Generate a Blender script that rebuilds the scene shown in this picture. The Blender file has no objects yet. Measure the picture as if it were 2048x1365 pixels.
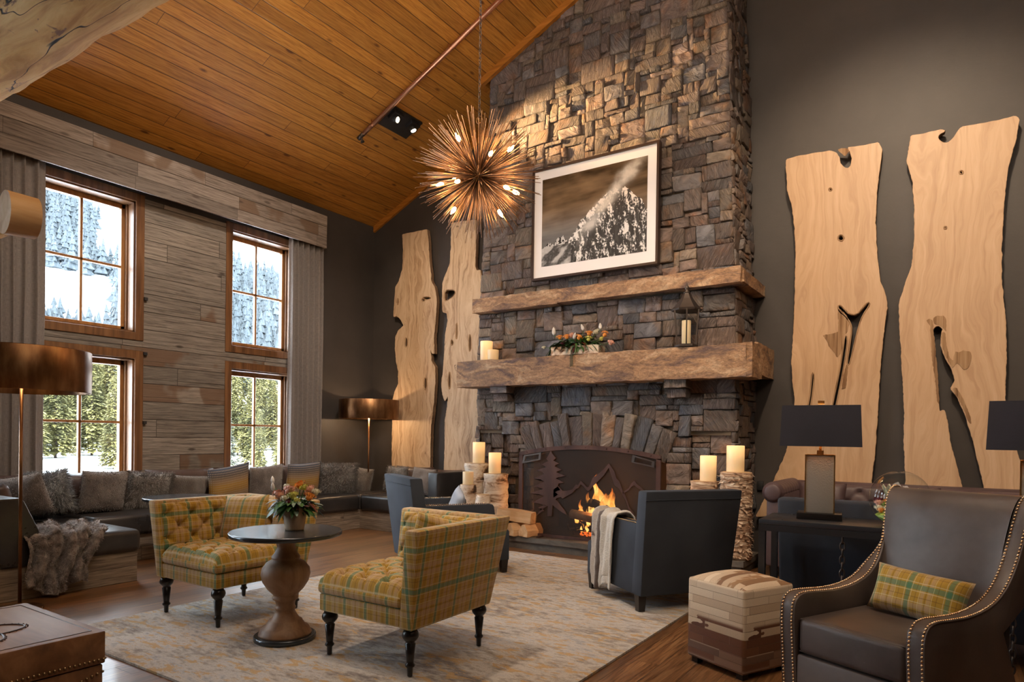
import bpy, bmesh, math, random
from mathutils import Vector, Matrix, noise, Euler
random.seed(7)
PI = math.pi
SC = bpy.context.scene
COL = SC.collection

# ------------------------------------------------------------------ camera
F_PX, YAW, PITCH, ROLL, CY, EYE = 1324.47, 0.588302, -0.00695828, 0.01382804, 883.18, 1.2
_c, _s = math.cos(YAW), math.sin(YAW)
_fw = Vector((-_s*math.cos(PITCH), _c*math.cos(PITCH), math.sin(PITCH)))
_r = Vector((_c, _s, 0)); _u = _r.cross(_fw)
CR = _r*math.cos(ROLL) + _u*math.sin(ROLL)
CU = -_r*math.sin(ROLL) + _u*math.cos(ROLL)
CF = _fw
cam_d = bpy.data.cameras.new('camera'); cam = bpy.data.objects.new('camera', cam_d); COL.objects.link(cam)
cam.matrix_world = Matrix(((CR.x, CU.x, -CF.x, 0), (CR.y, CU.y, -CF.y, 0), (CR.z, CU.z, -CF.z, EYE), (0, 0, 0, 1)))
cam_d.sensor_width = 36; cam_d.lens = F_PX/2048*36; cam_d.shift_y = (CY-682.5)/2048
cam_d.clip_end = 2000; cam_d.clip_start = 0.05
SC.camera = cam
def ray(u, v): return CR*((u-1024)/F_PX) + CU*((CY-v)/F_PX) + CF
def atY(u, v, y): d = ray(u, v); return Vector((0, 0, EYE)) + d*(y/d.y)
def atX(u, v, x): d = ray(u, v); return Vector((0, 0, EYE)) + d*(x/d.x)
def atZ(u, v, z): d = ray(u, v); return Vector((0, 0, EYE)) + d*((z-EYE)/d.z)

# ------------------------------------------------------------------ view, world, sun, big lights
SC.view_settings.view_transform = 'Standard'; SC.view_settings.look = 'None'
SC.view_settings.exposure = 0.35; SC.view_settings.gamma = 1.0
SC.view_settings.use_curve_mapping = False
SC.cycles.use_denoising = True; SC.cycles.use_adaptive_sampling = True; SC.cycles.adaptive_threshold = 0.02
SC.cycles.max_bounces = 8; SC.cycles.diffuse_bounces = 4; SC.cycles.glossy_bounces = 4
SC.cycles.transparent_max_bounces = 12; SC.cycles.transmission_bounces = 6
SC.cycles.sample_clamp_indirect = 6.0
W = bpy.data.worlds.new('sky'); SC.world = W; W.use_nodes = True
W.node_tree.nodes['Background'].inputs[0].default_value = (0.80, 0.90, 1.0, 1)
W.node_tree.nodes['Background'].inputs[1].default_value = 18.0
def light(name, kind, loc, energy, color=(1, 1, 1), size=0.1, target=None, spot=None, blend=0.6, portal=False, sizey=None, parent=None):
    d = bpy.data.lights.new(name, kind); d.energy = energy; d.color = color
    if kind == 'AREA':
        d.size = size
        if sizey: d.shape = 'RECTANGLE'; d.size_y = sizey
        if portal: d.cycles.is_portal = True
    elif kind == 'SUN': d.angle = size
    else: d.shadow_soft_size = size
    if kind == 'SPOT': d.spot_size = spot; d.spot_blend = blend
    o = bpy.data.objects.new(name, d); COL.objects.link(o); o.location = loc
    if target is not None:
        o.rotation_euler = (Vector(target)-Vector(loc)).to_track_quat('-Z', 'Y').to_euler()
    if parent: o.parent = parent
    return o
light('sun', 'SUN', (60, -20, 80), 9.0, (1.0, 0.93, 0.80), 0.01, target=(-40, 60, 0))
WARM = (1.0, 0.66, 0.36); SOFT = (1.0, 0.80, 0.60)
for wy in (-0.87, 1.13, 3.13, 5.13):
    for wz, hz in ((2.92, 1.36), (1.28, 1.36)):
        light('window_portal', 'AREA', (-7.42, wy, wz), 1, size=0.9, sizey=hz, target=(0, wy, wz), portal=True)
light('fill_wash', 'AREA', (-1.2, 1.2, 5.9), 120, SOFT, 2.4, target=(-2.6, 3.8, 0))  # fill light added out of view to brighten the room
light('fill_wash', 'AREA', (1.8, 1.0, 5.0), 60, SOFT, 1.6, target=(-0.5, 4.5, 0.3))  # second unseen fill area, added for the right-hand seating
for ux in (-3.4, -1.9, -.4): light('fill_uplight', 'SPOT', (ux, 1.5, 3.62), 70, (1.0, .80, .58), .10, target=(ux-1.6, 4.6, 5.6), spot=2.0, blend=.9)  # unseen uplights added to brighten the pine ceiling
light('spot_slabs', 'SPOT', (-0.4, 3.6, 5.6), 420, (1.0, .76, .52), 0.12, target=(-0.5, 7.0, 2.6), spot=1.15, blend=.8)
light('spot_slabs', 'SPOT', (-4.6, 3.6, 5.0), 230, (1.0, .78, .56), 0.12, target=(-5.9, 7.0, 2.4), spot=0.85, blend=.8)  # added unseen spot brightening the left-hand slabs
light('spot_chimney', 'SPOT', (-5.50, 5.72, 4.80), 1500, (1.0, .60, .26), 0.03, target=atY(1185, 235, 6.3), spot=0.55, blend=1.0)
light('fill_spot_mantel', 'SPOT', (-2.6, 2.6, 5.6), 260, (1.0, .78, .58), 0.12, target=(-3.1, 6.3, 1.9), spot=0.8, blend=.8)  # unseen spot added as fill on mantel and chimney
light('fill_spot_sofa', 'SPOT', (-2.6, 3.4, 6.1), 520, (1.0, .90, .78), 0.15, target=(-7.0, 4.3, 1.5), spot=1.0, blend=.9)  # fill spot added out of view to lift sofa and board wall
light('fill_spot_beam', 'SPOT', (-2.2, 3.6, 5.3), 170, (1.0, .66, .34), 0.12, target=(-4.0, 1.5, 3.35), spot=.9, blend=.9)  # unseen warm spot, added to warm up the log beam
light('fill_spot_rug', 'SPOT', (-3.4, 2.6, 5.4), 260, (1.0, .86, .72), 0.12, target=(-2.6, 4.2, 0), spot=0.95, blend=.8)  # added fill over rug and slate chairs, source out of view

# ------------------------------------------------------------------ helpers: objects
def tag(o, label, cat, group=None, kind=None):
    if label: o['label'] = label
    if cat: o['category'] = cat
    if group: o['group'] = group
    if kind: o['kind'] = kind
    return o
def thing(name, label, cat, loc=(0, 0, 0), rz=0, group=None):
    o = bpy.data.objects.new(name, None); COL.objects.link(o)
    o.location = loc; o.rotation_euler = (0, 0, rz); o.empty_display_size = 0.05
    return tag(o, label, cat, group)
def copy_tree(o, parent=None):
    c = o.copy(); COL.objects.link(c); c.parent = parent
    for ch in list(o.children): copy_tree(ch, c)
    return c
class MB:
    def __init__(s): s.v = []; s.f = []; s.uv = []; s.sm = []; s.fc = []
    def add(s, vs, fs, uvs=None, smooth=False, color=None, M=None):
        b = len(s.v)
        for p in vs:
            p = Vector(p); s.v.append(M @ p if M is not None else p)
        for i, f in enumerate(fs):
            s.f.append([b+k for k in f]); s.uv.append(uvs[i] if uvs else None); s.sm.append(smooth); s.fc.append(color)
        return s
    def box(s, c, d, M=None, color=None, taper=1.0):
        x, y, z = c; a, b, h = d[0]/2, d[1]/2, d[2]/2; t = taper
        vs = [(x-a*t, y-b*t, z-h), (x+a*t, y-b*t, z-h), (x+a*t, y+b*t, z-h), (x-a*t, y+b*t, z-h), (x-a, y-b, z+h), (x+a, y-b, z+h), (x+a, y+b, z+h), (x-a, y+b, z+h)]
        return s.add(vs, [(0, 3, 2, 1), (4, 5, 6, 7), (0, 1, 5, 4), (1, 2, 6, 5), (2, 3, 7, 6), (3, 0, 4, 7)], M=M, color=color)
    def bb(s, x0, x1, y0, y1, z0, z1, color=None):
        return s.box(((x0+x1)/2, (y0+y1)/2, (z0+z1)/2), (abs(x1-x0), abs(y1-y0), abs(z1-z0)), color=color)
    def lathe(s, prof, seg=24, c=(0, 0, 0), M=None, smooth=True, fn=None, cap=True):
        vs = []; fs = []; uvs = []; n = len(prof); L = 0; Ls = [0]
        for i in range(1, n): L += math.hypot(prof[i][0]-prof[i-1][0], prof[i][1]-prof[i-1][1]); Ls.append(L)
        rm = max(p[0] for p in prof)
        for i, (r, z) in enumerate(prof):
            for k in range(seg):
                a = 2*PI*k/seg; rr = r*(fn(a, z) if fn else 1)
                vs.append((c[0]+rr*math.cos(a), c[1]+rr*math.sin(a), c[2]+z))
        for i in range(n-1):
            for k in range(seg):
                k2 = (k+1) % seg
                fs.append((i*seg+k, i*seg+k2, (i+1)*seg+k2, (i+1)*seg+k))
                u0 = 2*PI*k/seg*rm; u1 = 2*PI*(k+1)/seg*rm
                uvs.append([(u0, Ls[i]), (u1, Ls[i]), (u1, Ls[i+1]), (u0, Ls[i+1])])
        s.add(vs, fs, uvs, smooth, M=M)
        if cap:
            b = len(s.v)-len(vs)
            if prof[0][0] > 1e-5: s.f.append([b+k for k in reversed(range(seg))]); s.uv.append(None); s.sm.append(False); s.fc.append(None)
            if prof[-1][0] > 1e-5: s.f.append([b+(n-1)*seg+k for k in range(seg)]); s.uv.append(None); s.sm.append(False); s.fc.append(None)
        return s
    def tube(s, pts, r, seg=8, closed=False, smooth=True, rf=None):
        pts = [Vector(p) for p in pts]; n = len(pts); vs = []; fs = []; uvs = []
        up = Vector((0.123, 0.2, 1)).normalized(); prev = None; L = 0
        for i, p in enumerate(pts):
            t = (pts[(i+1) % n]-pts[i-1]) if closed else (pts[min(i+1, n-1)]-pts[max(i-1, 0)])
            t.normalize()
            if prev is None:
                a = t.orthogonal().normalized()
            else:
                a = (prev - t*prev.dot(t)).normalized()
            prev = a; b = t.cross(a); rr = rf(i/(n-1)) * r if rf else r
            for k in range(seg):
                w = 2*PI*k/seg; vs.append(p + a*(rr*math.cos(w)) + b*(rr*math.sin(w)))
        m = n if closed else n-1
        for i in range(m):
            j = (i+1) % n; l2 = L + (pts[j]-pts[i]).length
            for k in range(seg):
                k2 = (k+1) % seg; fs.append((i*seg+k, i*seg+k2, j*seg+k2, j*seg+k))
                u0 = 2*PI*r*k/seg; u1 = 2*PI*r*(k+1)/seg
                uvs.append([(u0, L), (u1, L), (u1, l2), (u0, l2)])
            L = l2
        s.add(vs, fs, uvs, smooth)
        if not closed:
            b = len(s.v)-len(vs)
            s.f.append([b+k for k in reversed(range(seg))]); s.uv.append(None); s.sm.append(False); s.fc.append(None)
            s.f.append([b+(n-1)*seg+k for k in range(seg)]); s.uv.append(None); s.sm.append(False); s.fc.append(None)
        return s
    def grid(s, fn, nu, nv, M=None, smooth=True, uvf=None, flip=False, color=None):
        vs = []; fs = []; uvs = [] if uvf else None
        for j in range(nv+1):
            for i in range(nu+1): vs.append(fn(i/nu, j/nv))
        w = nu+1
        for j in range(nv):
            for i in range(nu):
                q = [(i, j), (i+1, j), (i+1, j+1), (i, j+1)]
                if flip: q.reverse()
                fs.append([b*w+a for a, b in q])
                if uvf: uvs.append([uvf(a/nu, b/nv) for a, b in q])
        return s.add(vs, fs, uvs, smooth, color, M)
    def ball(s, c, r, seg=12, rings=8, sc=(1, 1, 1), M=None):
        pr = []
        vs = []; fs = []
        for i in range(rings+1):
            t = PI*i/rings
            for k in range(seg):
                a = 2*PI*k/seg
                vs.append((c[0]+r*sc[0]*math.sin(t)*math.cos(a), c[1]+r*sc[1]*math.sin(t)*math.sin(a), c[2]-r*sc[2]*math.cos(t)))
        for i in range(rings):
            for k in range(seg):
                k2 = (k+1) % seg; fs.append((i*seg+k, i*seg+k2, (i+1)*seg+k2, (i+1)*seg+k))
        return s.add(vs, fs, None, True, M=M)
    def prism(s, poly, d0, d1, plane='xz', smooth=False):
        # poly: (a, b) points; extruded along the third axis from d0 to d1
        def P(a, b, d): return {'xz': (a, d, b), 'xy': (a, b, d), 'yz': (d, a, b)}[plane]
        n = len(poly); vs = [P(a, b, d0) for a, b in poly] + [P(a, b, d1) for a, b in poly]
        fs = [list(range(n)), list(reversed(range(n, 2*n)))] + [(i, i+n, (i+1) % n+n, (i+1) % n) for i in range(n)]
        return s.add(vs, fs, smooth=smooth)
    def build(s, name, mat, parent=None, loc=None, rz=0, bevel=0, seg=2, smooth=None, solid=0, subsurf=0, merge=False, kind=None, rot=None):
        me = bpy.data.meshes.new(name); me.from_pydata([tuple(p) for p in s.v], [], s.f)
        bm = bmesh.new(); bm.from_mesh(me); bm.faces.ensure_lookup_table()
        uvl = bm.loops.layers.uv.new('UVMap'); fl = bm.faces.layers.int.new('cust')
        hascol = any(c is not None for c in s.fc)
        cl = bm.loops.layers.float_color.new('Col') if hascol else None
        for i, f in enumerate(bm.faces):
            f.smooth = s.sm[i] if smooth is None else smooth
            if s.uv[i]:
                f[fl] = 1
                for l, q in zip(f.loops, s.uv[i]): l[uvl].uv = q
            if cl and s.fc[i] is not None:
                for l in f.loops: l[cl] = s.fc[i]
        if merge: bmesh.ops.remove_doubles(bm, verts=bm.verts, dist=1e-5)
        bmesh.ops.recalc_face_normals(bm, faces=bm.faces)
        if bevel:
            es = [e for e in bm.edges if len(e.link_faces) == 2 and e.calc_face_angle(0) > 0.6]
            bmesh.ops.bevel(bm, geom=es, offset=bevel, segments=seg, profile=0.5, affect='EDGES', clamp_overlap=True)
            if seg > 1:
                for f in bm.faces: f.smooth = True
        for f in bm.faces:
            if f[fl]: continue
            n = f.normal; ax = max(range(3), key=lambda k: abs(n[k]))
            for l in f.loops:
                p = l.vert.co
                l[uvl].uv = (p.y, p.z) if ax == 0 else ((p.x, p.z) if ax == 1 else (p.x, p.y))
        bm.to_mesh(me); bm.free()
        if bevel and seg > 1:
            try: me.set_sharp_from_angle(angle=0.7)
            except Exception: pass
        if isinstance(mat, (list, tuple)):
            for m in mat: me.materials.append(m)
        else: me.materials.append(mat)
        o = bpy.data.objects.new(name, me); COL.objects.link(o)
        if loc is not None: o.location = loc
        if rot is not None: o.rotation_euler = rot
        elif rz: o.rotation_euler = (0, 0, rz)
        if parent: o.parent = parent
        if solid: m = o.modifiers.new('solid', 'SOLIDIFY'); m.thickness = solid; m.offset = 0
        if subsurf: m = o.modifiers.new('sub', 'SUBSURF'); m.levels = subsurf; m.render_levels = subsurf
        if kind: o['kind'] = kind
        return o
def struct(name, mb, mat, **k): return mb.build(name, mat, kind='structure', **k)
def flatshape(name, outline, holes, thick, mat, M, bevel=0, parent=None):
    """outline with holes (2D) filled, given thickness, placed by matrix M"""
    cu = bpy.data.curves.new(name+'_tmp', 'CURVE'); cu.dimensions = '2D'; cu.fill_mode = 'BOTH'
    cu.extrude = thick/2; cu.bevel_depth = bevel; cu.bevel_resolution = 1
    for pl in [outline]+holes:
        sp = cu.splines.new('POLY'); sp.points.add(len(pl)-1)
        for i, (a, b) in enumerate(pl): sp.points[i].co = (a, b, 0, 1)
        sp.use_cyclic_u = True
    t = bpy.data.objects.new('tmp', cu); COL.objects.link(t); bpy.context.view_layer.update()
    me0 = bpy.data.meshes.new_from_object(t.evaluated_get(bpy.context.evaluated_depsgraph_get()))
    mb = MB(); mb.add([M @ v.co for v in me0.vertices], [list(p.vertices) for p in me0.polygons])
    bpy.data.objects.remove(t); bpy.data.curves.remove(cu)
    return mb
def smoothpoly(pts, it=1, seg=None):
    if seg:
        out = []
        for i in range(len(pts)):
            a = pts[i]; b = pts[(i+1) % len(pts)]; n = max(1, int(math.hypot(b[0]-a[0], b[1]-a[1])/seg))
            out += [(lerp(a[0], b[0], k/n), lerp(a[1], b[1], k/n)) for k in range(n)]
        pts = out
    for _ in range(it):
        q = []
        for i in range(len(pts)):
            a = pts[i]; b = pts[(i+1) % len(pts)]
            q += [(a[0]*.75+b[0]*.25, a[1]*.75+b[1]*.25), (a[0]*.25+b[0]*.75, a[1]*.25+b[1]*.75)]
        pts = q
    return pts
def lerp(a, b, t): return a+(b-a)*t
def ns(x, y=0, z=0): return noise.noise(Vector((x, y, z)))
def fr(x, y=0, z=0, o=4): return noise.fractal(Vector((x, y, z)), 1.0, 2.0, o)

# ------------------------------------------------------------------ helpers: materials
class G:
    def __init__(s, name, rough=0.6, color=None, **k):
        s.m = bpy.data.materials.new(name); s.m.use_nodes = True; s.t = s.m.node_tree
        s.b = s.t.nodes['Principled BSDF']; s.set('Roughness', rough)
        if color: s.set('Base Color', color)
        for a, v in k.items(): s.set(a.replace('_', ' '), v)
    def set(s, name, v):
        i = s.b.inputs[name]
        if isinstance(v, bpy.types.NodeSocket): s.t.links.new(v, i)
        else: i.default_value = (*v, 1) if isinstance(v, tuple) and len(v) == 3 and i.type == 'RGBA' else v
    def n(s, typ, ins={}, **kw):
        d = s.t.nodes.new(typ)
        for a, v in kw.items(): setattr(d, a, v)
        for a, v in ins.items():
            i = d.inputs[a]
            if isinstance(v, bpy.types.NodeSocket): s.t.links.new(v, i)
            else: i.default_value = (*v, 1) if isinstance(v, tuple) and len(v) == 3 and i.type == 'RGBA' else v
        return d
    def uv(s): return s.n('ShaderNodeTexCoord').outputs['UV']
    def ob(s): return s.n('ShaderNodeTexCoord').outputs['Object']
    def sep(s, v): d = s.n('ShaderNodeSeparateXYZ', {0: v}); return d.outputs
    def comb(s, x=0, y=0, z=0): return s.n('ShaderNodeCombineXYZ', {0: x, 1: y, 2: z}).outputs[0]
    def ma(s, op, a, b=0.0, c=0.0, clamp=False): d = s.n('ShaderNodeMath', {0: a, 1: b, 2: c}, operation=op); d.use_clamp = clamp; return d.outputs[0]
    def sc(s, v, k): return s.n('ShaderNodeVectorMath', {0: v, 1: k}, operation='MULTIPLY').outputs[0]
    def vadd(s, v, k): return s.n('ShaderNodeVectorMath', {0: v, 1: k}, operation='ADD').outputs[0]
    def noise(s, v, scale=5, detail=4, rough=.5, dist=0, color=False):
        return s.n('ShaderNodeTexNoise', {'Vector': v, 'Scale': scale, 'Detail': detail, 'Roughness': rough, 'Distortion': dist}).outputs['Color' if color else 'Fac']
    def vor(s, v, scale=5, feature='F1', out='Distance', rand=1.0): return s.n('ShaderNodeTexVoronoi', {'Vector': v, 'Scale': scale, 'Randomness': rand}, feature=feature).outputs[out]
    def white(s, v): return s.n('ShaderNodeTexWhiteNoise', {'Vector': v}, noise_dimensions='3D').outputs
    def ramp(s, f, stops, interp='LINEAR'):
        d = s.n('ShaderNodeValToRGB', {0: f}); r = d.color_ramp; r.interpolation = interp
        def rgba(c): return (*c, 1) if isinstance(c, tuple) else (c, c, c, 1)
        for p, c in stops[1:-1]: r.elements.new(p).color = rgba(c)
        r.elements[0].position = stops[0][0]; r.elements[0].color = rgba(stops[0][1])
        r.elements[len(r.elements)-1].position = stops[-1][0]; r.elements[len(r.elements)-1].color = rgba(stops[-1][1])
        for i, (p, c) in enumerate(stops): r.elements[i].color = rgba(c)
        return d.outputs[0]
    def mix(s, f, a, b, mode='MIX'):
        d = s.n('ShaderNodeMix', data_type='RGBA', blend_type=mode)
        for i, v in ((0, f), (6, a), (7, b)):
            if isinstance(v, bpy.types.NodeSocket): s.t.links.new(v, d.inputs[i])
            else: d.inputs[i].default_value = (*v, 1) if isinstance(v, tuple) else v
        return d.outputs[2]
    def sstep(s, x, a, b): return s.n('ShaderNodeMapRange', {0: x, 1: a, 2: b}, interpolation_type='SMOOTHSTEP').outputs[0]
    def bump(s, h, st=.3, dist=.01, normal=None):
        ins = {'Height': h, 'Strength': st, 'Distance': dist}
        if normal: ins['Normal'] = normal
        o = s.n('ShaderNodeBump', ins).outputs[0]; s.set('Normal', o); return o

def mat_planks(name, w, L, cols, swap=False, gap=.004, knots=.5, rough=.5, bump=.3, gapcol=(.02, .012, .008), stain=.0, var=.35, coat=0, gdepth=1.0, graink=1.0):
    g = G(name, rough); x, y, z = g.sep(g.uv())
    a, b = (y, x) if swap else (x, y)
    row = g.ma('FLOOR', g.ma('DIVIDE', b, w)); fb = g.ma('SUBTRACT', g.ma('DIVIDE', b, w), row)
    off = g.ma('MULTIPLY', g.white(g.comb(row, 3.3, 0))[0], L)
    ac = g.ma('DIVIDE', g.ma('ADD', a, off), L); colm = g.ma('FLOOR', ac); fa = g.ma('SUBTRACT', ac, colm)
    wid = g.white(g.comb(row, colm, 1.7))
    idv = wid[0]
    v = g.comb(g.ma('MULTIPLY_ADD', idv, 17.0, a), g.ma('MULTIPLY_ADD', idv, 31.0, b), idv)
    warp = g.noise(g.sc(v, (1.2, 6, 1)), 1.5, 3, .5)
    grain = g.noise(g.sc(g.vadd(v, g.comb(0, g.ma('MULTIPLY', warp, .05), 0)), (2.0, 42*graink, 1)), 1.6, 6, .62, .6)
    fine = g.noise(g.sc(v, (6, 160, 1)), 2, 3, .6)
    gg = g.ma('ADD', g.ma('MULTIPLY', grain, .75), g.ma('MULTIPLY', fine, .25))
    base = g.ramp(gg, [(.36, cols[0]), (.50, cols[1]), (.65, cols[2])])
    tone = g.ma('MULTIPLY_ADD', idv, var*2, 1-var)
    base = g.mix(1.0, base, g.n('ShaderNodeCombineColor', {0: tone, 1: tone, 2: tone}).outputs[0], 'MULTIPLY')
    if stain:
        sm = g.sstep(g.white(g.comb(row, colm, 9.1))[0], 1-stain, 1-stain+.01)
        patch = g.sstep(g.noise(g.sc(v, (3, 2, 1)), 1.2, 2), .45, .55)
        base = g.mix(g.ma('MULTIPLY', sm, g.ma('MULTIPLY_ADD', patch, .75, .05)), base, cols[3])
    if knots:
        kd = g.vor(g.sc(v, (2.6, 7.5, 1)), 1.0, 'F1')
        kn = g.ma('SUBTRACT', 1.0, g.sstep(kd, .06, .17)); kc = g.white(g.sc(g.vor(g.sc(v, (2.6, 7.5, 1)), 1.0, 'F1', 'Position'), (1, 1, 1)))[0]
        kn = g.ma('MULTIPLY', kn, g.ma('MULTIPLY', g.ma('GREATER_THAN', kc, .50), knots))
        base = g.mix(kn, base, cols[4] if len(cols) > 4 else tuple(c*.3 for c in cols[0]))
    e = g.ma('MINIMUM', fb, g.ma('SUBTRACT', 1.0, fb)); ge = g.sstep(e, 0.0, gap/w)
    e2 = g.ma('MULTIPLY', g.ma('MINIMUM', fa, g.ma('SUBTRACT', 1.0, fa)), L/w); ge2 = g.sstep(e2, 0.0, gap/w*.7)
    gm = g.ma('MINIMUM', ge, ge2)
    base = g.mix(gm, gapcol, base)
    g.set('Base Color', base)
    h = g.ma('ADD', g.ma('MULTIPLY', gm, gdepth), g.ma('MULTIPLY', gg, .25))
    g.bump(h, bump, .006)
    g.set('Roughness', g.ma('MULTIPLY_ADD', gg, .25, rough-.1))
    if coat: g.set('Coat Weight', coat); g.set('Coat Roughness', .12)
    return g.m

def mat_wood(name, cols, rough=.45, sx=1.0, along='x', bump=.15, ring=30.0, spec=None):
    g = G(name, rough); o = g.ob(); k = {'x': (1.2, ring, ring), 'y': (ring, 1.2, ring), 'z': (ring, ring, 1.2)}[along]
    w = g.noise(g.sc(o, tuple(c*.12 for c in k)), 1, 3, color=True)
    v = g.vadd(o, g.sc(w, (.05, .05, .05)))
    gr = g.noise(g.sc(v, k), sx, 6, .6, .4)
    g.set('Base Color', g.ramp(gr, [(.3, cols[0]), (.52, cols[1]), (.72, cols[2])])); g.bump(gr, bump, .003)
    return g.m

def mat_fabric(name, c1, c2, sheen=.4, scale=400, rough=.9, bump=.25, blot=3.0, weave=True):
    g = G(name, rough); o = g.uv(); a = g.noise(g.ob(), blot, 4)
    f = g.noise(g.sc(o, (1, 1, 1)), scale, 2)
    g.set('Base Color', g.ramp(g.ma('MULTIPLY_ADD', f, .35, g.ma('MULTIPLY', a, .65)), [(.3, c1), (.65, c2)]))
    g.set('Sheen Weight', sheen); g.set('Sheen Roughness', .4); g.set('Sheen Tint', (*c2, 1))
    g.bump(f, bump, .002); return g.m

def mat_plaid(name):
    g = G(name, .92); x, y, z = g.sep(g.uv())
    def axis(t, P):
        f = g.ma('FRACT', g.ma('ADD', g.ma('DIVIDE', t, P), 5.0))
        def band(lo, hi, s=.008): return g.ma('MULTIPLY', g.sstep(f, lo-s, lo+s), g.ma('SUBTRACT', 1.0, g.sstep(f, hi-s, hi+s)))
        teal = band(.06, .17); white = g.ma('ADD', g.ma('ADD', band(.025, .038), band(.20, .213)), g.ma('ADD', band(.47, .482), band(.80, .812)))
        pink = g.ma('ADD', band(.50, .60), band(.68, .78)); brown = g.ma('ADD', band(.36, .375), g.ma('ADD', band(.625, .645), band(.90, .915)))
        return teal, white, pink, brown
    A = axis(x, .150); B = axis(y, .205)
    tw = g.sstep(g.ma('SINE', g.ma('MULTIPLY', g.ma('ADD', x, y), 1800.0)), -.3, .3)
    col = g.mix(g.noise(g.ob(), 40, 3), (.37, .205, .014), (.50, .295, .028))
    for k, c, st in ((2, (.50, .33, .20), .50), (0, (.02, .20, .12), .62), (3, (.13, .06, .01), .55), (1, (.80, .72, .48), .50)):
        col = g.mix(g.ma('MULTIPLY', A[k], st), col, c); col = g.mix(g.ma('MULTIPLY', B[k], st), col, c)
    fz = g.noise(g.uv(), 600, 2)
    col = g.mix(.25, col, g.ramp(fz, [(.3, .5), (.7, 1.0)]), 'MULTIPLY')
    g.set('Base Color', col); g.set('Sheen Weight', .25); g.set('Sheen Roughness', .5)
    g.bump(fz, .2, .001); return g.m

def mat_leather(name, c1, c2, c3, rough=.38, spec=.5, scale=2.5):
    g = G(name, rough); o = g.ob(); a = g.noise(o, scale, 5, .6)
    g.set('Base Color', g.ramp(a, [(.35, c1), (.52, c2), (.70, c3)]))
    cell = g.vor(o, 260, 'DISTANCE_TO_EDGE'); w = g.noise(o, 9, 4, .6)
    g.set('Roughness', g.ma('MULTIPLY_ADD', a, .25, rough-.12))
    g.bump(g.ma('ADD', g.ma('MULTIPLY', cell, .25), g.ma('MULTIPLY', w, .6)), .22, .006); return g.m

def simple(name, color, rough=.5, metal=0.0, **k):
    g = G(name, rough, color); g.set('Metallic', metal)
    for a, v in k.items(): g.set(a.replace('_', ' '), v)
    nz = g.noise(g.ob(), 60, 3); g.bump(nz, .06, .002); return g.m
def emis(name, color, strength, base=(.8, .8, .8)):
    g = G(name, .5, base); g.set('Emission Color', (*color, 1)); g.set('Emission Strength', strength); return g.m

M = {}
M['ceiling'] = mat_planks('pine_ceiling', .135, 3.4, [(.29, .105, .013), (.48, .205, .030), (.60, .285, .055), (.3, .1, .02), (.10, .028, .006)], swap=True, gap=.006, knots=.9, rough=.42, bump=.5, gapcol=(.07, .022, .005), var=.16)
M['grey_wood'] = mat_planks('reclaimed_grey_boards', .19, 1.7, [(.085, .066, .052), (.20, .165, .135), (.30, .255, .21), (.135, .070, .036), (.045, .03, .02)], gap=.005, knots=.9, rough=.75, bump=.8, stain=.12, var=.28)
M['valance_wood'] = mat_planks('reclaimed_valance_boards', .146, 1.15, [(.10, .075, .06), (.235, .19, .16), (.33, .28, .24), (.165, .10, .06), (.06, .04, .03)], gap=.003, knots=.7, rough=.75, bump=.5, stain=.16, var=.26)
M['base_wood'] = mat_planks('reclaimed_sofa_base', .125, 2.2, [(.09, .065, .045), (.20, .15, .11), (.30, .24, .18), (.2, .09, .03), (.04, .025, .015)], gap=.003, knots=.9, rough=.7, bump=.5, var=.2)
M['floor'] = mat_planks('oak_floor', .16, 2.1, [(.065, .026, .009), (.17, .076, .028), (.30, .155, .065), (.1, .04, .02), (.04, .015, .006)], swap=True, gap=.003, knots=.5, rough=.34, bump=.3, gapcol=(.025, .01, .005), var=.25, coat=.22)
M['trim'] = mat_wood('window_trim_wood', [(.070, .028, .011), (.16, .070, .026), (.24, .115, .048)], .38, along='z', ring=18)
M['sash'] = mat_wood('window_sash_wood', [(.17, .068, .018), (.28, .12, .034), (.36, .17, .055)], .35, along='z', ring=20)
M['rake'] = mat_wood('pine_rake_trim', [(.26, .09, .012), (.40, .15, .02), (.5, .2, .04)], .4, along='x')
def wallpaint():
    g = G('dark_taupe_paint', .55); n = g.noise(g.ob(), 2.5, 5, .6)
    g.set('Base Color', g.ramp(n, [(.3, (.046, .039, .036)), (.7, (.060, .051, .047))])); g.bump(g.noise(g.ob(), 14, 6, .7), .25, .006); return g.m
M['paint'] = wallpaint()
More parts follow.
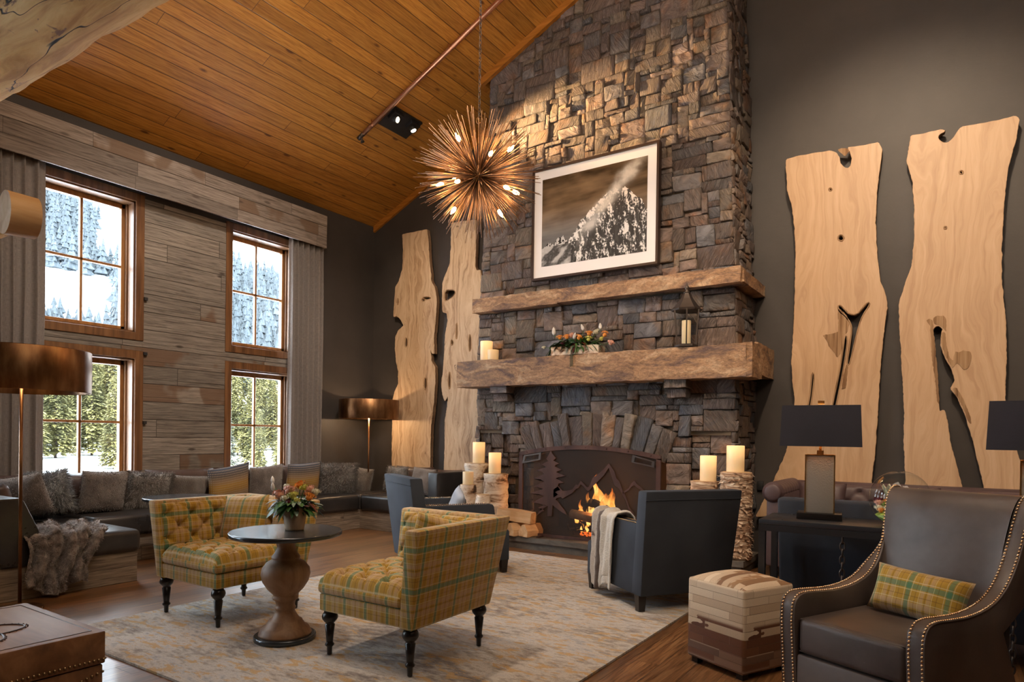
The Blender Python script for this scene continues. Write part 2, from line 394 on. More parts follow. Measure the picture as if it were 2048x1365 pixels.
def stone():
    g = G('chimney_stone', .8); at = g.n('ShaderNodeVertexColor', layer_name='Col'); o = g.ob()
    k = g.sep(g.n('ShaderNodeAttribute', attribute_name='Col').outputs['Vector'])
    rnd = at.outputs['Alpha']
    base = at.outputs['Color']
    p = g.vadd(o, g.comb(g.ma('MULTIPLY', rnd, 37.0), g.ma('MULTIPLY', rnd, 11.0), g.ma('MULTIPLY', rnd, 23.0)))
    tilt = g.ma('MULTIPLY', g.ma('SUBTRACT', rnd, .5), 1.6)
    s3 = g.sep(p); px = g.ma('ADD', s3[0], g.ma('MULTIPLY', s3[2], tilt)); p2 = g.comb(px, s3[1], s3[2])
    ridge = g.noise(g.sc(p2, (34, 34, 6)), 1.3, 5, .62, 1.2)
    smooth = g.noise(p2, 9, 5, .6, .8)
    tsel = g.sstep(g.ma('FRACT', g.ma('MULTIPLY', rnd, 7.31)), .30, .36)
    h = g.mix(tsel, smooth, ridge)
    col = g.mix(1.0, base, g.ramp(h, [(.28, .48), (.5, .95), (.74, 1.5)]), 'MULTIPLY')
    blot = g.noise(p, 3.2, 3, .6)
    col = g.mix(g.sstep(blot, .52, .72), col, g.mix(1.0, col, (1.25, .88, .60), 'MULTIPLY'))
    col = g.mix(g.sstep(g.noise(p, 5.5, 2), .6, .75), col, g.mix(1.0, col, (.82, .92, 1.12), 'MULTIPLY'))
    g.set('Base Color', col); g.bump(h, 1.0, .045); g.set('Roughness', g.ma('MULTIPLY_ADD', smooth, -.3, .9)); return g.m
M['stone'] = stone()
M['mortar'] = simple('mortar', (.10, .075, .05), .95)
def sandstone(name, tint=1.0):
    g = G(name, .72); o = g.ob(); w = g.noise(o, 1.1, 4, .6)
    n1 = g.noise(g.sc(g.vadd(o, g.comb(0, 0, g.ma('MULTIPLY', w, .5))), (1.6, 3, 7)), 1.2, 6, .65, .8)
    n2 = g.noise(g.sc(o, (14, 14, 22)), 2.2, 5, .65, .6)
    c = g.ramp(n1, [(.36, (.13, .080, .068)), (.45, (.25, .145, .085)), (.53, (.37, .21, .11)), (.64, (.50, .34, .21))])
    c = g.mix(1.0, c, g.ramp(n2, [(.3, .55*tint), (.55, 1.0*tint), (.75, 1.35*tint)]), 'MULTIPLY')
    g.set('Base Color', c); g.bump(g.ma('ADD', n2, g.ma('MULTIPLY', n1, .7)), .8, .012); return g.m
M['sandstone'] = sandstone('mantel_sandstone')
def slate():
    g = G('hearth_slate', .55); o = g.ob(); n = g.noise(g.sc(o, (3, 3, 8)), 1.5, 6, .65)
    g.set('Base Color', g.ramp(n, [(.3, (.055, .045, .038)), (.5, (.115, .10, .085)), (.72, (.17, .145, .12))])); g.bump(n, .6, .01); return g.m
M['slate'] = slate()
M['plaid'] = mat_plaid('mustard_plaid_wool')
M['brown_leather'] = mat_leather('cushion_leather', (.045, .026, .022), (.085, .052, .043), (.13, .085, .07), .42)
M['dark_leather'] = mat_leather('seat_leather', (.020, .018, .018), (.034, .030, .029), (.05, .044, .042), .30)
M['chair_leather'] = mat_leather('armchair_leather', (.062, .046, .040), (.098, .076, .067), (.14, .105, .085), .44)
M['slate_velvet'] = mat_fabric('slate_velvet', (.018, .023, .033), (.038, .046, .062), .8, 500)
M['aubergine'] = mat_fabric('aubergine_satin', (.062, .038, .042), (.105, .068, .072), .5, 500, .5)
M['black_wood'] = simple('turned_ebony_wood', (.012, .009, .008), .28)
M['black_metal'] = simple('blackened_steel', (.055, .056, .062), .36, .7)
M['iron'] = simple('dark_iron', (.085, .068, .060), .42, .7)
M['black_matte'] = simple('matte_black', (.012, .012, .013), .55)
M['brass'] = simple('brushed_brass', (.75, .50, .22), .28, 1.0)
M['nail'] = simple('brass_nailheads', (.72, .50, .30), .25, 1.0)
def bronze():
    g = G('burnished_bronze', .3); o = g.ob(); n = g.noise(g.sc(o, (5, 5, 1.5)), 1.4, 5, .6)
    g.set('Base Color', g.ramp(n, [(.3, (.09, .040, .018)), (.5, (.21, .105, .048)), (.72, (.40, .23, .11))])); g.set('Metallic', .9)
    g.set('Roughness', g.ma('MULTIPLY_ADD', n, .3, .22)); return g.m
M['bronze'] = bronze()
M['copper'] = simple('copper_pipe', (.62, .27, .14), .3, .9)
def slabwood():
    g = G('live_edge_slab', .5); o = g.ob(); s = g.sep(o)
    w = g.noise(g.sc(o, (1.5, 1, .55)), 1.4, 4, .5)
    v = g.comb(g.ma('MULTIPLY_ADD', w, .55, s[0]), s[1], s[2])
    ring = g.noise(g.sc(v, (15, 3, .9)), 1.3, 4, .55, .6); fine = g.noise(g.sc(v, (90, 10, 3)), 1.5, 3)
    gr = g.ma('MULTIPLY_ADD', fine, .25, g.ma('MULTIPLY', ring, .75))
    g.set('Base Color', g.ramp(gr, [(.25, (.42, .25, .14)), (.5, (.56, .365, .215)), (.75, (.66, .455, .29))]))
    g.bump(gr, .08, .003); return g.m
M['slab'] = slabwood()
def slabpale():
    g = G('spalted_maple_slab', .55); o = g.ob(); s = g.sep(o)
    w = g.noise(g.sc(o, (2, 1, 1)), 1.7, 4, .5)
    v = g.comb(g.ma('MULTIPLY_ADD', w, .35, s[0]), s[1], s[2])
    ring = g.noise(g.sc(v, (14, 3, 1.1)), 1.4, 5, .6, 1.0)
    c = g.ramp(ring, [(.24, (.16, .085, .045)), (.36, (.42, .27, .16)), (.5, (.58, .41, .26)), (.72, (.68, .52, .36))])
    sp = g.sstep(g.noise(g.sc(v, (26, 5, 4)), 1.1, 3, .7), .66, .74)
    g.set('Base Color', g.mix(sp, c, (.12, .06, .03))); g.bump(ring, .15, .004); return g.m
M['slab_pale'] = slabpale()
M['pocket'] = mat_wood('bark_pocket', [(.16, .075, .03), (.34, .20, .10), (.50, .33, .19)], .8, along='z', bump=.8, ring=34)
M['bark'] = mat_wood('rough_bark_edge', [(.08, .04, .02), (.22, .13, .07), (.38, .25, .15)], .85, along='z', bump=.8, ring=40)
def curtain():
    g = G('linen_curtain', .9); u = g.uv(); a = g.noise(g.sc(u, (12, 300, 1)), 2, 2); b = g.noise(g.sc(u, (300, 12, 1)), 2, 2)
    f = g.ma('MULTIPLY_ADD', b, .5, g.ma('MULTIPLY', a, .5))
    g.set('Base Color', g.ramp(f, [(.35, (.12, .10, .092)), (.62, (.26, .225, .205))])); g.set('Sheen Weight', .2); g.bump(f, .3, .002); return g.m
M['curtain'] = curtain()
def rug():
    g = G('wool_rug', .95); o = g.ob()
    n = g.noise(g.sc(o, (1.5, 3.2, 1)), 1.1, 6, .65, .9); n2 = g.noise(g.sc(o, (6, 15, 1)), 1.2, 5, .7, .3)
    c = g.ramp(g.ma('MULTIPLY_ADD', g.noise(g.sc(o, (9, 22, 1)), 1.2, 5, .7), .5, g.ma('MULTIPLY', n, .5)), [(.38, (.17, .135, .115)), (.46, (.36, .31, .265)), (.52, (.54, .49, .43)), (.57, (.42, .40, .39)), (.64, (.24, .225, .225))])
    blocks = g.noise(g.sc(o, (3.0, 7, 1)), 1.3, 3, .5)
    gold = g.ma('MULTIPLY', g.sstep(n2, .52, .57), g.sstep(blocks, .42, .50))
    c = g.mix(g.ma('MULTIPLY', gold, .88), c, (.50, .30, .10))
    pile = g.noise(o, 260, 2); c = g.mix(.45, c, g.ramp(pile, [(.3, .45), (.7, 1.15)]), 'MULTIPLY')
    g.set('Base Color', c); g.set('Sheen Weight', .15); g.bump(g.ma('ADD', pile, g.ma('MULTIPLY', n2, .8)), .5, .006); return g.m
M['rug'] = rug()
def cowhide():
    g = G('patchwork_cowhide', .7); u = g.uv(); x, y, z = g.sep(u); w = .041
    row = g.ma('FLOOR', g.ma('DIVIDE', y, w)); off = g.white(g.comb(row, 1.0, 0))[0]
    ax = g.ma('MULTIPLY_ADD', off, 3.0, g.ma('DIVIDE', x, .27)); colm = g.ma('FLOOR', ax); idv = g.white(g.comb(row, colm, 2.0))[0]
    v = g.comb(g.ma('MULTIPLY_ADD', idv, 9.0, x), g.ma('MULTIPLY_ADD', idv, 5.0, y), idv)
    n = g.noise(g.sc(v, (.75, 1.5, 1)), 11, 2, .5, .3)
    i2 = g.ma('FRACT', g.ma('MULTIPLY', idv, 7.7)); i3 = g.ma('FRACT', g.ma('MULTIPLY', idv, 13.3))
    cream = g.mix(i2, (.72, .60, .45), (.50, .37, .25))
    brown = g.mix(i3, (.085, .025, .014), (.20, .085, .040))
    low = g.ma('MULTIPLY', g.sstep(y, .275, .255), g.sstep(y, .02, .06)); vlow = g.sstep(y, .125, .115)
    spot = g.ma('MULTIPLY', low, g.ma('MAXIMUM', g.sstep(n, .50, .515), g.sstep(i3, .52, .53))); c = g.mix(spot, cream, brown)
    c = g.mix(g.ma('MULTIPLY', vlow, g.sstep(i2, .2, .25)), c, g.mix(i3, (.11, .06, .045), (.34, .20, .12)))
    topm = g.sstep(y, .55, .56); c = g.mix(g.ma('MULTIPLY', topm, g.ma('MULTIPLY', g.sstep(i3, .55, .6), g.sstep(n, .38, .46))), c, g.mix(i2, (.16, .08, .045), (.40, .24, .12)))
    fb = g.ma('FRACT', g.ma('DIVIDE', y, w)); fa = g.ma('FRACT', ax)
    e = g.ma('MINIMUM', g.sstep(fb, 0.0, .06), g.sstep(fa, 0.0, .010)); c = g.mix(e, (.22, .15, .10), c)
    hr = g.noise(g.sc(u, (90, 400, 1)), 1.5, 2); c = g.mix(.3, c, g.ramp(hr, [(.3, .6), (.7, 1.1)]), 'MULTIPLY')
    g.set('Base Color', c); g.bump(g.ma('ADD', e, g.ma('MULTIPLY', hr, .3)), .4, .003); return g.m
M['cowhide'] = cowhide()
def birch():
    g = G('birch_bark', .75); u = g.uv(); o = g.ob()
    n = g.noise(g.sc(u, (5, 40, 1)), 1.2, 5, .6, .6); b = g.noise(g.sc(o, (2.4, 2.4, 4.5)), 1.7, 5, .65, .8)
    c = g.ramp(b, [(.36, (.05, .03, .02)), (.42, (.36, .22, .13)), (.48, (.66, .52, .40)), (.60, (.80, .72, .62))])
    li = g.sstep(g.noise(g.sc(u, (9, 90, 1)), 1.2, 2), .63, .68); c = g.mix(g.ma('MULTIPLY', li, .7), c, (.10, .06, .04))
    g.set('Base Color', g.mix(.5, c, g.ramp(n, [(.3, .6), (.65, 1.1)]), 'MULTIPLY')); g.bump(g.ma('ADD', b, n), .7, .008); return g.m
M['birch'] = birch()
def shaggybirch():
    g = G('peeling_birch_bark', .8); u = g.uv(); o = g.ob()
    n = g.noise(g.sc(o, (3, 3, 26)), 1.4, 6, .65, 1.2)
    g.set('Base Color', g.ramp(n, [(.34, (.09, .045, .025)), (.44, (.38, .22, .13)), (.53, (.60, .43, .30)), (.64, (.80, .68, .54))])); g.bump(n, 1.0, .02); return g.m
M['shaggy'] = shaggybirch()
M['log_end'] = mat_wood('cut_log_face', [(.42, .25, .12), (.55, .36, .19), (.64, .46, .28)], .7, along='x', ring=12)
M['split_wood'] = mat_wood('split_birch_wood', [(.50, .29, .14), (.64, .41, .22), (.75, .53, .32)], .65, along='x', ring=16, bump=.4)
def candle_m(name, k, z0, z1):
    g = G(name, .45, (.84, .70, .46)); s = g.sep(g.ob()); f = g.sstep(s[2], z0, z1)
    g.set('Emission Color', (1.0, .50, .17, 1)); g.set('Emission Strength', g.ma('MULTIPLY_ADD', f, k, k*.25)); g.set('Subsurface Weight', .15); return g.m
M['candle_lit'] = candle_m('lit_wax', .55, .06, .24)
M['candle'] = candle_m('unlit_wax', .08, .0, .2)  # faint warm glow put into wax that has no flame
def loglong():
    g = G('peeled_pine_log', .75, Specular_IOR_Level=.15); o = g.ob(); n = g.noise(g.sc(o, (1.2, 9, 9)), 1.4, 5, .6, .6)
    c = g.ramp(n, [(.36, (.42, .21, .06)), (.5, (.60, .34, .11)), (.64, (.70, .44, .17))])
    m = g.noise(g.sc(o, (3.2, 8, 8)), 1.3, 4, .7, .6); c = g.mix(g.sstep(m, .62, .68), c, (.22, .11, .055))
    cr = g.ma('SUBTRACT', 1.0, g.sstep(g.ma('ABSOLUTE', g.ma('SUBTRACT', g.noise(g.sc(o, (.35, 3.0, 3.0)), 1.5, 3, .5), .5)), .001, .006))
    c = g.mix(cr, c, (.02, .012, .008)); g.set('Base Color', c); g.bump(g.ma('SUBTRACT', n, cr), .5, .01); return g.m
M['log'] = loglong()
def striped():
    g = G('woven_stripe', .85); x, y, z = g.sep(g.uv())
    c = g.ramp(g.ma('ADD', .5, g.ma('MULTIPLY', y, 2.1)), [(.0, (.03, .025, .03)), (.18, (.12, .06, .03)), (.3, (.30, .20, .12)), (.42, (.36, .19, .03)), (.55, (.40, .22, .03)), (.66, (.28, .18, .10)), (.78, (.10, .08, .07)), (.9, (.04, .05, .08))])
    z1 = g.ma('FRACT', g.ma('MULTIPLY', x, 62)); k = g.ma('FRACT', g.ma('MULTIPLY', y, 40))
    m = g.ma('MULTIPLY', g.sstep(z1, .3, .5), g.sstep(k, .35, .6))
    g.set('Base Color', g.mix(g.ma('MULTIPLY', m, .55), c, (.42, .34, .26))); g.bump(m, .3, .002); return g.m
M['stripe'] = striped()
def furmat(name, c1, c2, c3, sc=6):
    g = G(name, .85); o = g.ob(); n = g.noise(o, sc, 5, .65); f = g.noise(o, 130, 3, .7)
    c = g.ramp(n, [(.3, c1), (.5, c2), (.72, c3)]); g.set('Base Color', g.mix(.6, c, g.ramp(f, [(.3, .45), (.7, 1.25)]), 'MULTIPLY'))
    g.set('Sheen Weight', .6); g.set('Sheen Roughness', .5); g.bump(g.ma('ADD', f, g.ma('MULTIPLY', n, .8)), .9, .012); return g.m
M['fur_taupe'] = furmat('taupe_fur', (.085, .058, .048), (.17, .13, .11), (.27, .22, .19))
M['fur_grey'] = furmat('grey_sheepskin', (.10, .08, .07), (.22, .19, .17), (.38, .35, .32))
M['fur_white'] = furmat('silver_sheepskin', (.16, .16, .16), (.34, .35, .36), (.55, .58, .60))
M['fur_dark'] = furmat('dark_brown_fur', (.05, .03, .02), (.10, .07, .05), (.16, .12, .09))
M['fur_throw'] = furmat('frosted_fur_throw', (.05, .035, .03), (.20, .15, .135), (.50, .43, .40), 22)
def hidethrow():
    g = G('striped_fur_throw', .85); o = g.ob(); x, y, z = g.sep(g.uv())
    n = g.noise(o, 11, 5, .7, .6); f = g.noise(o, 120, 3, .7)
    s = g.ma('ADD', x, g.ma('MULTIPLY', n, .06))
    c = g.ramp(s, [(.02, (.46, .40, .35)), (.09, (.56, .50, .45)), (.105, (.06, .03, .02)), (.155, (.09, .05, .03)), (.175, (.66, .62, .56)), (.30, (.80, .77, .72))])
    c = g.mix(g.ma('MULTIPLY', g.sstep(n, .55, .66), g.sstep(x, .12, .06)), c, (.10, .06, .045))
    g.set('Base Color', g.mix(.4, c, g.ramp(f, [(.3, .5), (.7, 1.2)]), 'MULTIPLY')); g.set('Sheen Weight', .5); g.bump(f, .8, .01); return g.m
M['hide_throw'] = hidethrow()
g_ = G('window_glass', .0, (.9, .95, 1)); g_.t.nodes.remove(g_.b)
_tr = g_.n('ShaderNodeBsdfTransparent'); _tr.inputs[0].default_value = (.96, .98, .98, 1); _gl = g_.n('ShaderNodeBsdfGlossy', {'Roughness': .02})
_fr = g_.ma('MULTIPLY_ADD', g_.ma('POWER', g_.n('ShaderNodeLayerWeight', {'Blend': .5}).outputs['Facing'], 4.0), .55, .035); _mx = g_.n('ShaderNodeMixShader', {0: _fr, 1: _tr.outputs[0], 2: _gl.outputs[0]})
g_.t.links.new(_mx.outputs[0], g_.t.nodes['Material Output'].inputs[0]); M['glass'] = g_.m
g_ = G('fire_screen_mesh', .6, (.05, .04, .035), Metallic=.5); g_.set('Alpha', .42); M['mesh'] = g_.m
M['rust'] = mat_wood('rusted_iron', [(.045, .022, .018), (.085, .040, .032), (.13, .065, .05)], .7, along='z', ring=6)
M['rust'].node_tree.nodes['Principled BSDF'].inputs['Metallic'].default_value = .3
M['tabletop'] = simple('zinc_table_top', (.07, .078, .088), .22, .65)
M['turned'] = mat_wood('turned_mango_wood', [(.13, .062, .028), (.25, .13, .062), (.35, .20, .105)], .5, along='z', ring=14)
M['trunk'] = mat_wood('mahogany_trunk', [(.085, .036, .015), (.165, .076, .032), (.24, .125, .058)], .40, along='x', ring=12)
M['trunk_dark'] = simple('carved_groove', (.025, .010, .005), .5)
M['stud'] = simple('antique_studs', (.25, .17, .09), .35, .9)
def hammered():
    g = G('hammered_pewter', .35); o = g.ob(); d = g.vor(g.sc(o, (110, 110, 150)), 1.0, 'F1')
    g.set('Base Color', (.40, .36, .31)); g.set('Metallic', .45); g.set('Roughness', .42); g.bump(d, .22, .003); return g.m
M['hammered'] = hammered()
M['shade_black'] = mat_fabric('black_silk_shade', (.016, .015, .022), (.030, .028, .040), .3, 300, .6)
M['gold_in'] = simple('gold_lined_shade', (.8, .5, .2), .4, .3)
M['white_mat'] = simple('white_mat_board', (.86, .85, .88), .6)
g_ = G('photo_print', .22); g_.set('Base Color', g_.n('ShaderNodeVertexColor', layer_name='Col').outputs[0]); M['print'] = g_.m
M['snow'] = (lambda g: (g.set('Base Color', g.ramp(g.noise(g.ob(), .15, 5, .6), [(.35, (.70, .74, .80)), (.6, (.92, .93, .95))])), g.m)[1])(G('snow', .8))
def treemat(name, c1, c2, c3):
    g = G(name, .9); n = g.noise(g.ob(), 3.0, 5, .8); g.set('Base Color', g.ramp(n, [(.35, c1), (.52, c2), (.66, c3)])); return g.m
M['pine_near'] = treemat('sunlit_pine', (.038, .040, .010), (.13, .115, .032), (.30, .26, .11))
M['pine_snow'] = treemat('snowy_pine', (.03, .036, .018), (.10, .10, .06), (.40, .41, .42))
M['pine_far'] = treemat('haze_tinted_pine', (.016, .024, .034), (.032, .042, .050), (.062, .074, .080))  # blue distance haze mixed into the needle colour
M['pine_trunk'] = simple('pine_trunk', (.05, .035, .025), .9)
def leafm(n, c): g = G(n, .45, c); g.set('Base Color', g.mix(g.noise(g.ob(), 30, 2), tuple(x*.5 for x in c), tuple(min(1, x*1.5) for x in c))); return g.m
for n, c in (('leaf', (.045, .12, .025)), ('leaf_grey', (.14, .20, .15)), ('leaf_dark', (.10, .018, .012)), ('rose', (.72, .36, .27)), ('orange', (.72, .25, .04)), ('cream', (.80, .68, .50)), ('yellow', (.50, .48, .10)), ('white_petal', (.82, .74, .66)), ('moss', (.22, .32, .05)), ('burgundy', (.12, .015, .03))): M[n] = leafm(n, c)
M['pot'] = mat_wood('birch_pot', [(.30, .19, .12), (.60, .44, .30), (.75, .60, .46)], .7, along='z', ring=9, bump=.4)
M['bulb'] = emis('glowing_filament_bulb', (1.0, .62, .25), 40)
M['lens'] = emis('lit_spot_lens', (1.0, .78, .5), 12)
M['brick'] = simple('sooty_firebrick', (.055, .035, .026), .9)
M['char'] = simple('charred_log', (.02, .014, .010), .9)

# ================================================================== THE SETTING
XW, YW, YC = -7.16, 7.0, 6.3           # window wall, fireplace wall, chimney face
SL, Z0 = 0.455, 4.26                   # roof slope, eave height
def ceilz(x): return Z0+SL*(x-XW)
struct('floor', MB().bb(-7.4, 4.2, -3.2, 7.2, -.1, 0), M['floor'])
mb = MB().prism([(-7.42, ceilz(-7.42)), (-.7, ceilz(-.7)), (4.2, ceilz(-.7)-SL*4.9), (4.2, ceilz(-.7)-SL*4.9+.15), (-.7, ceilz(-.7)+.15), (-7.42, ceilz(-7.42)+.15)], -3.2, 7.2)
struct('ceiling', mb, M['ceiling'])
struct('wall_back', MB().prism([(-7.42, 0), (4.2, 0), (4.2, ceilz(-.7)-SL*4.9), (-.7, ceilz(-.7)), (-7.42, ceilz(-7.42))], 7.0, 7.15), M['paint'])
struct('wall_front', MB().prism([(-7.42, 0), (4.2, 0), (4.2, ceilz(-.7)-SL*4.9), (-.7, ceilz(-.7)), (-7.42, ceilz(-7.42))], -3.2, -3.05), M['paint'])
struct('wall_right', MB().bb(4.0, 4.2, -3.2, 7.2, 0, 5.2), M['paint'])
# window wall with eight openings
bays = [-1.4, .60, 2.60, 4.60]; WO, CI = 1.057, .085
mb = MB(); ys = []
for b in bays: ys += [(b+CI, b+WO-CI)]
prev = -3.2
for a, b in ys: mb.bb(-7.40, XW, prev, a, 0, 4.3); prev = b
mb.bb(-7.40, XW, prev, 7.1, 0, 4.3)
for a, b in ys:
    mb.bb(-7.40, XW, a, b, 0, .60); mb.bb(-7.40, XW, a, b, 1.965, 2.24); mb.bb(-7.40, XW, a, b, 3.61, 4.3)
struct('wall_left', mb, M['paint'])
# reclaimed board cladding around the windows
mb = MB(); zr = [.05, .24, .43, .62, .81, 1.0, 1.19, 1.38, 1.57, 1.76, 1.95, 2.14, 2.33, 2.52, 2.71, 2.90, 3.09, 3.28, 3.47, 3.66]
edges = [-3.0]+[v for b in bays for v in (b+.01, b+WO-.01)]+[5.86]
for k in range(0, len(edges), 2):
    for z0, z1 in zip(zr[:-1], zr[1:]):
        mb.bb(XW-.001, XW+.016+.004*random.random(), edges[k], edges[k+1], z0+.0015, z1-.0015)
for b in bays: mb.bb(XW-.001, XW+.018, b, b+WO, 2.05, 2.153)
struct('wall_left_panelling', mb, M['grey_wood'])
wn = 0
for b in bays:
    for z0, z1 in ((.52, 2.047), (2.155, 3.69)):
        wn += 1; y0, y1 = b, b+WO; c = .085
        mb = MB()
        mb.bb(XW, XW+.03, y0, y0+c, z0, z1); mb.bb(XW, XW+.03, y1-c, y1, z0, z1); mb.bb(XW, XW+.032, y0+c, y1-c, z1-c, z1); mb.bb(XW, XW+.032, y0+c, y1-c, z0, z0+c)
        w = mb.build('window_%d' % wn, M['trim'], bevel=.004, seg=1, kind='structure')
        j = MB(); t = .016   # jamb lining
        j.bb(XW-.22, XW+.001, y0+c-.001, y0+c+t, z0+c, z1-c); j.bb(XW-.22, XW+.001, y1-c-t, y1-c+.001, z0+c, z1-c)
        j.bb(XW-.22, XW+.001, y0+c, y1-c, z0+c-.001, z0+c+t); j.bb(XW-.22, XW+.001, y0+c, y1-c, z1-c-t, z1-c+.001)
        j.bb(XW-.145, XW-.11, y0+c, y0+c+.032, z0+c, z1-c); j.bb(XW-.145, XW-.11, y1-c-.032, y1-c, z0+c, z1-c)
        j.build('window_lining', M['trim'], w)
        a0, a1, h0, h1 = y0+c+.015, y1-c-.015, z0+c+.015, z1-c-.015; sw = .052
        s = MB(); xs0, xs1 = XW-.205, XW-.145
        s.bb(xs0, xs1, a0, a0+sw, h0, h1); s.bb(xs0, xs1, a1-sw, a1, h0, h1); s.bb(xs0, xs1, a0, a1, h1-sw, h1); s.bb(xs0, xs1, a0, a1, h0, h0+sw)
        ym, zm = (a0+a1)/2, (2.93 if z0 > 2 else 1.295)
        s.bb(xs0+.01, xs1-.01, ym-.013, ym+.013, h0, h1); s.bb(xs0+.01, xs1-.01, a0, a1, zm-.013, zm+.013)
        s.build('sash', M['sash'], w, bevel=.003, seg=1)
        gl = MB(); gl.bb(XW-.179, XW-.175, a0+sw-.005, a1-sw+.005, h0+sw-.005, h1-sw+.005); gl.build('glass_pane', M['glass'], w)
        if b > 2:
            for zz in (z0+.45,) if z0 > 2 else (z1-.02, z0+.78):
                MB().bb(XW+.03, XW+.05, y1-.006, y1+.03, zz-.02, zz+.012).build('black_bracket', M['black_matte'], w)
# cornice box hiding the curtain rail
mb = MB(); vx = -6.95
for k in range(3):
    z0 = 3.66+.1433*k
    mb.bb(vx-.02, vx+.004*random.random(), -3.0, 5.93, z0+.001, z0+.142)
    mb.bb(-7.155, vx, 5.91, 5.93+.002*k, z0+.001, z0+.142)
struct('trim_1', mb, M['valance_wood'])
struct('trim_2', MB().bb(-7.155, vx-.02, -3.0, 5.90, 4.04, 4.07), M['paint'])
# pine trim following the rake of the ceiling
def rake(x0, x1, y0, y1, h=.085, t=0): return MB().prism([(x0, ceilz(x0)-h-t), (x1, ceilz(x1)-h-t), (x1, ceilz(x1)-t+.002), (x0, ceilz(x0)-t+.002)], y0, y1)
struct('trim_3', rake(-7.15, -4.60, 6.965, 7.0), M['rake'])
struct('trim_4', rake(-4.66, -1.6, 6.235, 6.285), M['rake'])
struct('trim_5', rake(-4.70, -4.64, 6.24, 7.0), M['rake'])
struct('trim_6', rake(-1.75, -.75, 6.965, 7.0), M['rake'])

# ------------------------------------------------------------------ chimney of ashlar stones
def xl(z): return -4.70 + (max(0, z-2.0))*.042
def xr(z): return -1.697 - (max(0, z-2.0))*.041
CT = 7.15
def stonecol():
    p = random.choice([(.150, .118, .102), (.165, .120, .100), (.125, .112, .110), (.110, .108, .118), (.185, .140, .108), (.155, .115, .100), (.140, .112, .102), (.20, .160, .125), (.160, .122, .108)])
    k = random.uniform(.85, 1.28); return (p[0]*k, p[1]*k, p[2]*k, random.random())
def stone_block(mb, P, N, w, h, d, col, n=None, gap=.0032, rough=1.0):
    """P(a,b): point on the wall plane for a in 0..1, b in 0..1; N outward normal"""
    nu = max(3, min(9, int(w/.035)+2)); nv = max(3, min(8, int(h/.035)+2)); sd = random.random()*90
    vs = []; fs = []; tiltu = random.uniform(-.012, .012)*rough; tiltv = random.uniform(-.012, .012)*rough
    ja = [random.uniform(0, .010) for _ in range(4)]
    ga, gb = gap/max(w, .02), gap/max(h, .02)
    ea, eb = ga+.005/max(w, .02), gb+.005/max(h, .02)
    us = [ga, ga]+[lerp(ea, 1-ea, (i)/(nu-1)) for i in range(nu)]+[1-ga, 1-ga]; vv = [gb, gb]+[lerp(eb, 1-eb, j/(nv-1)) for j in range(nv)]+[1-gb, 1-gb]
    for j, b in enumerate(vv):
        for i, a in enumerate(us):
            rim = i in (0, len(us)-1) or j in (0, len(vv)-1)
            edge = i in (1, len(us)-2) or j in (1, len(vv)-2)
            corner = (i <= 1 or i >= len(us)-2) and (j <= 1 or j >= len(vv)-2)
            wob = .35*gap*ns(a*3+sd, b*3, 1)
            p = P(a, b) + Vector((0, 0, 0))
            nz = (ns(a*w*11+sd, b*h*11, sd)*.009 + ns(a*w*30+sd, b*h*30, 2)*.006)*rough
            dd = -.035 if rim else d + nz + tiltu*(a-.5)*2 + tiltv*(b-.5)*2 - (.0045 if edge else 0)
            if corner:
                q = P(.5, .5); p = p + (q-p)*.03
            vs.append(p + N*dd)
    W_ = len(us)
    for j in range(len(vv)-1):
        for i in range(W_-1): fs.append((j*W_+i, j*W_+i+1, (j+1)*W_+i+1, (j+1)*W_+i))
    mb.add(vs, fs, smooth=True, color=col)
def pack(nx, nz, blocked, wmax=7, hmax=4, rnd=random):
    occ = [[blocked(i, j) for i in range(nx)] for j in range(nz)]; out = []
    for j in range(nz):
        for i in range(nx):
            if occ[j][i]: continue
            w = rnd.choice([2, 2, 3, 3, 4, 4, 5, 6, 7, 8]); h = rnd.choice([1, 2, 2, 2, 3, 3, 4, 5])
            if rnd.random() < .85: h = min(h, max(1, int(w*.8)))
            w = min(w, wmax); h = min(h, hmax)
            ww = 0
            while ww < w and i+ww < nx and not occ[j][i+ww]: ww += 1
            hh = 1
            while hh < h and j+hh < nz and not any(occ[j+hh][i+q] for q in range(ww)): hh += 1
            if nx-(i+ww) == 1 and not occ[j][nx-1] and all(not occ[j+q][nx-1] for q in range(hh)): ww += 1
            for q in range(hh):
                for r in range(ww): occ[j+q][i+r] = True
            out.append((i, j, ww, hh))
    return out
CELL = .052
mb = MB(); NX = 50; NZ = int((CT-.13)/CELL)
ACX, ACZ = -3.16, -.95                     # centre of the arch fan
def arch_in(x): return ACZ + math.sqrt(max(0, 2.09**2-(x-ACX)**2))
def arch_out(x): return ACZ + math.sqrt(max(0, 2.40**2-(x-ACX)**2))
def inarch(x, z):
    r = math.hypot(x-ACX, z-ACZ); a = math.degrees(math.atan2(x-ACX, z-ACZ))
    return (2.05 < r < 2.405 and abs(a) < 22.5)
def blocked(i, j):
    z = .13+(j+.5)*CELL; x = lerp(xl(z), xr(z), (i+.5)/NX)
    if z < 1.16 and -3.92 < x < -2.38 and z < arch_in(x)+.02: return True
    if inarch(x, z): return True
    if 2.645 < z < 2.775: return True
    if 1.775 < z < 2.045: return True
    return False
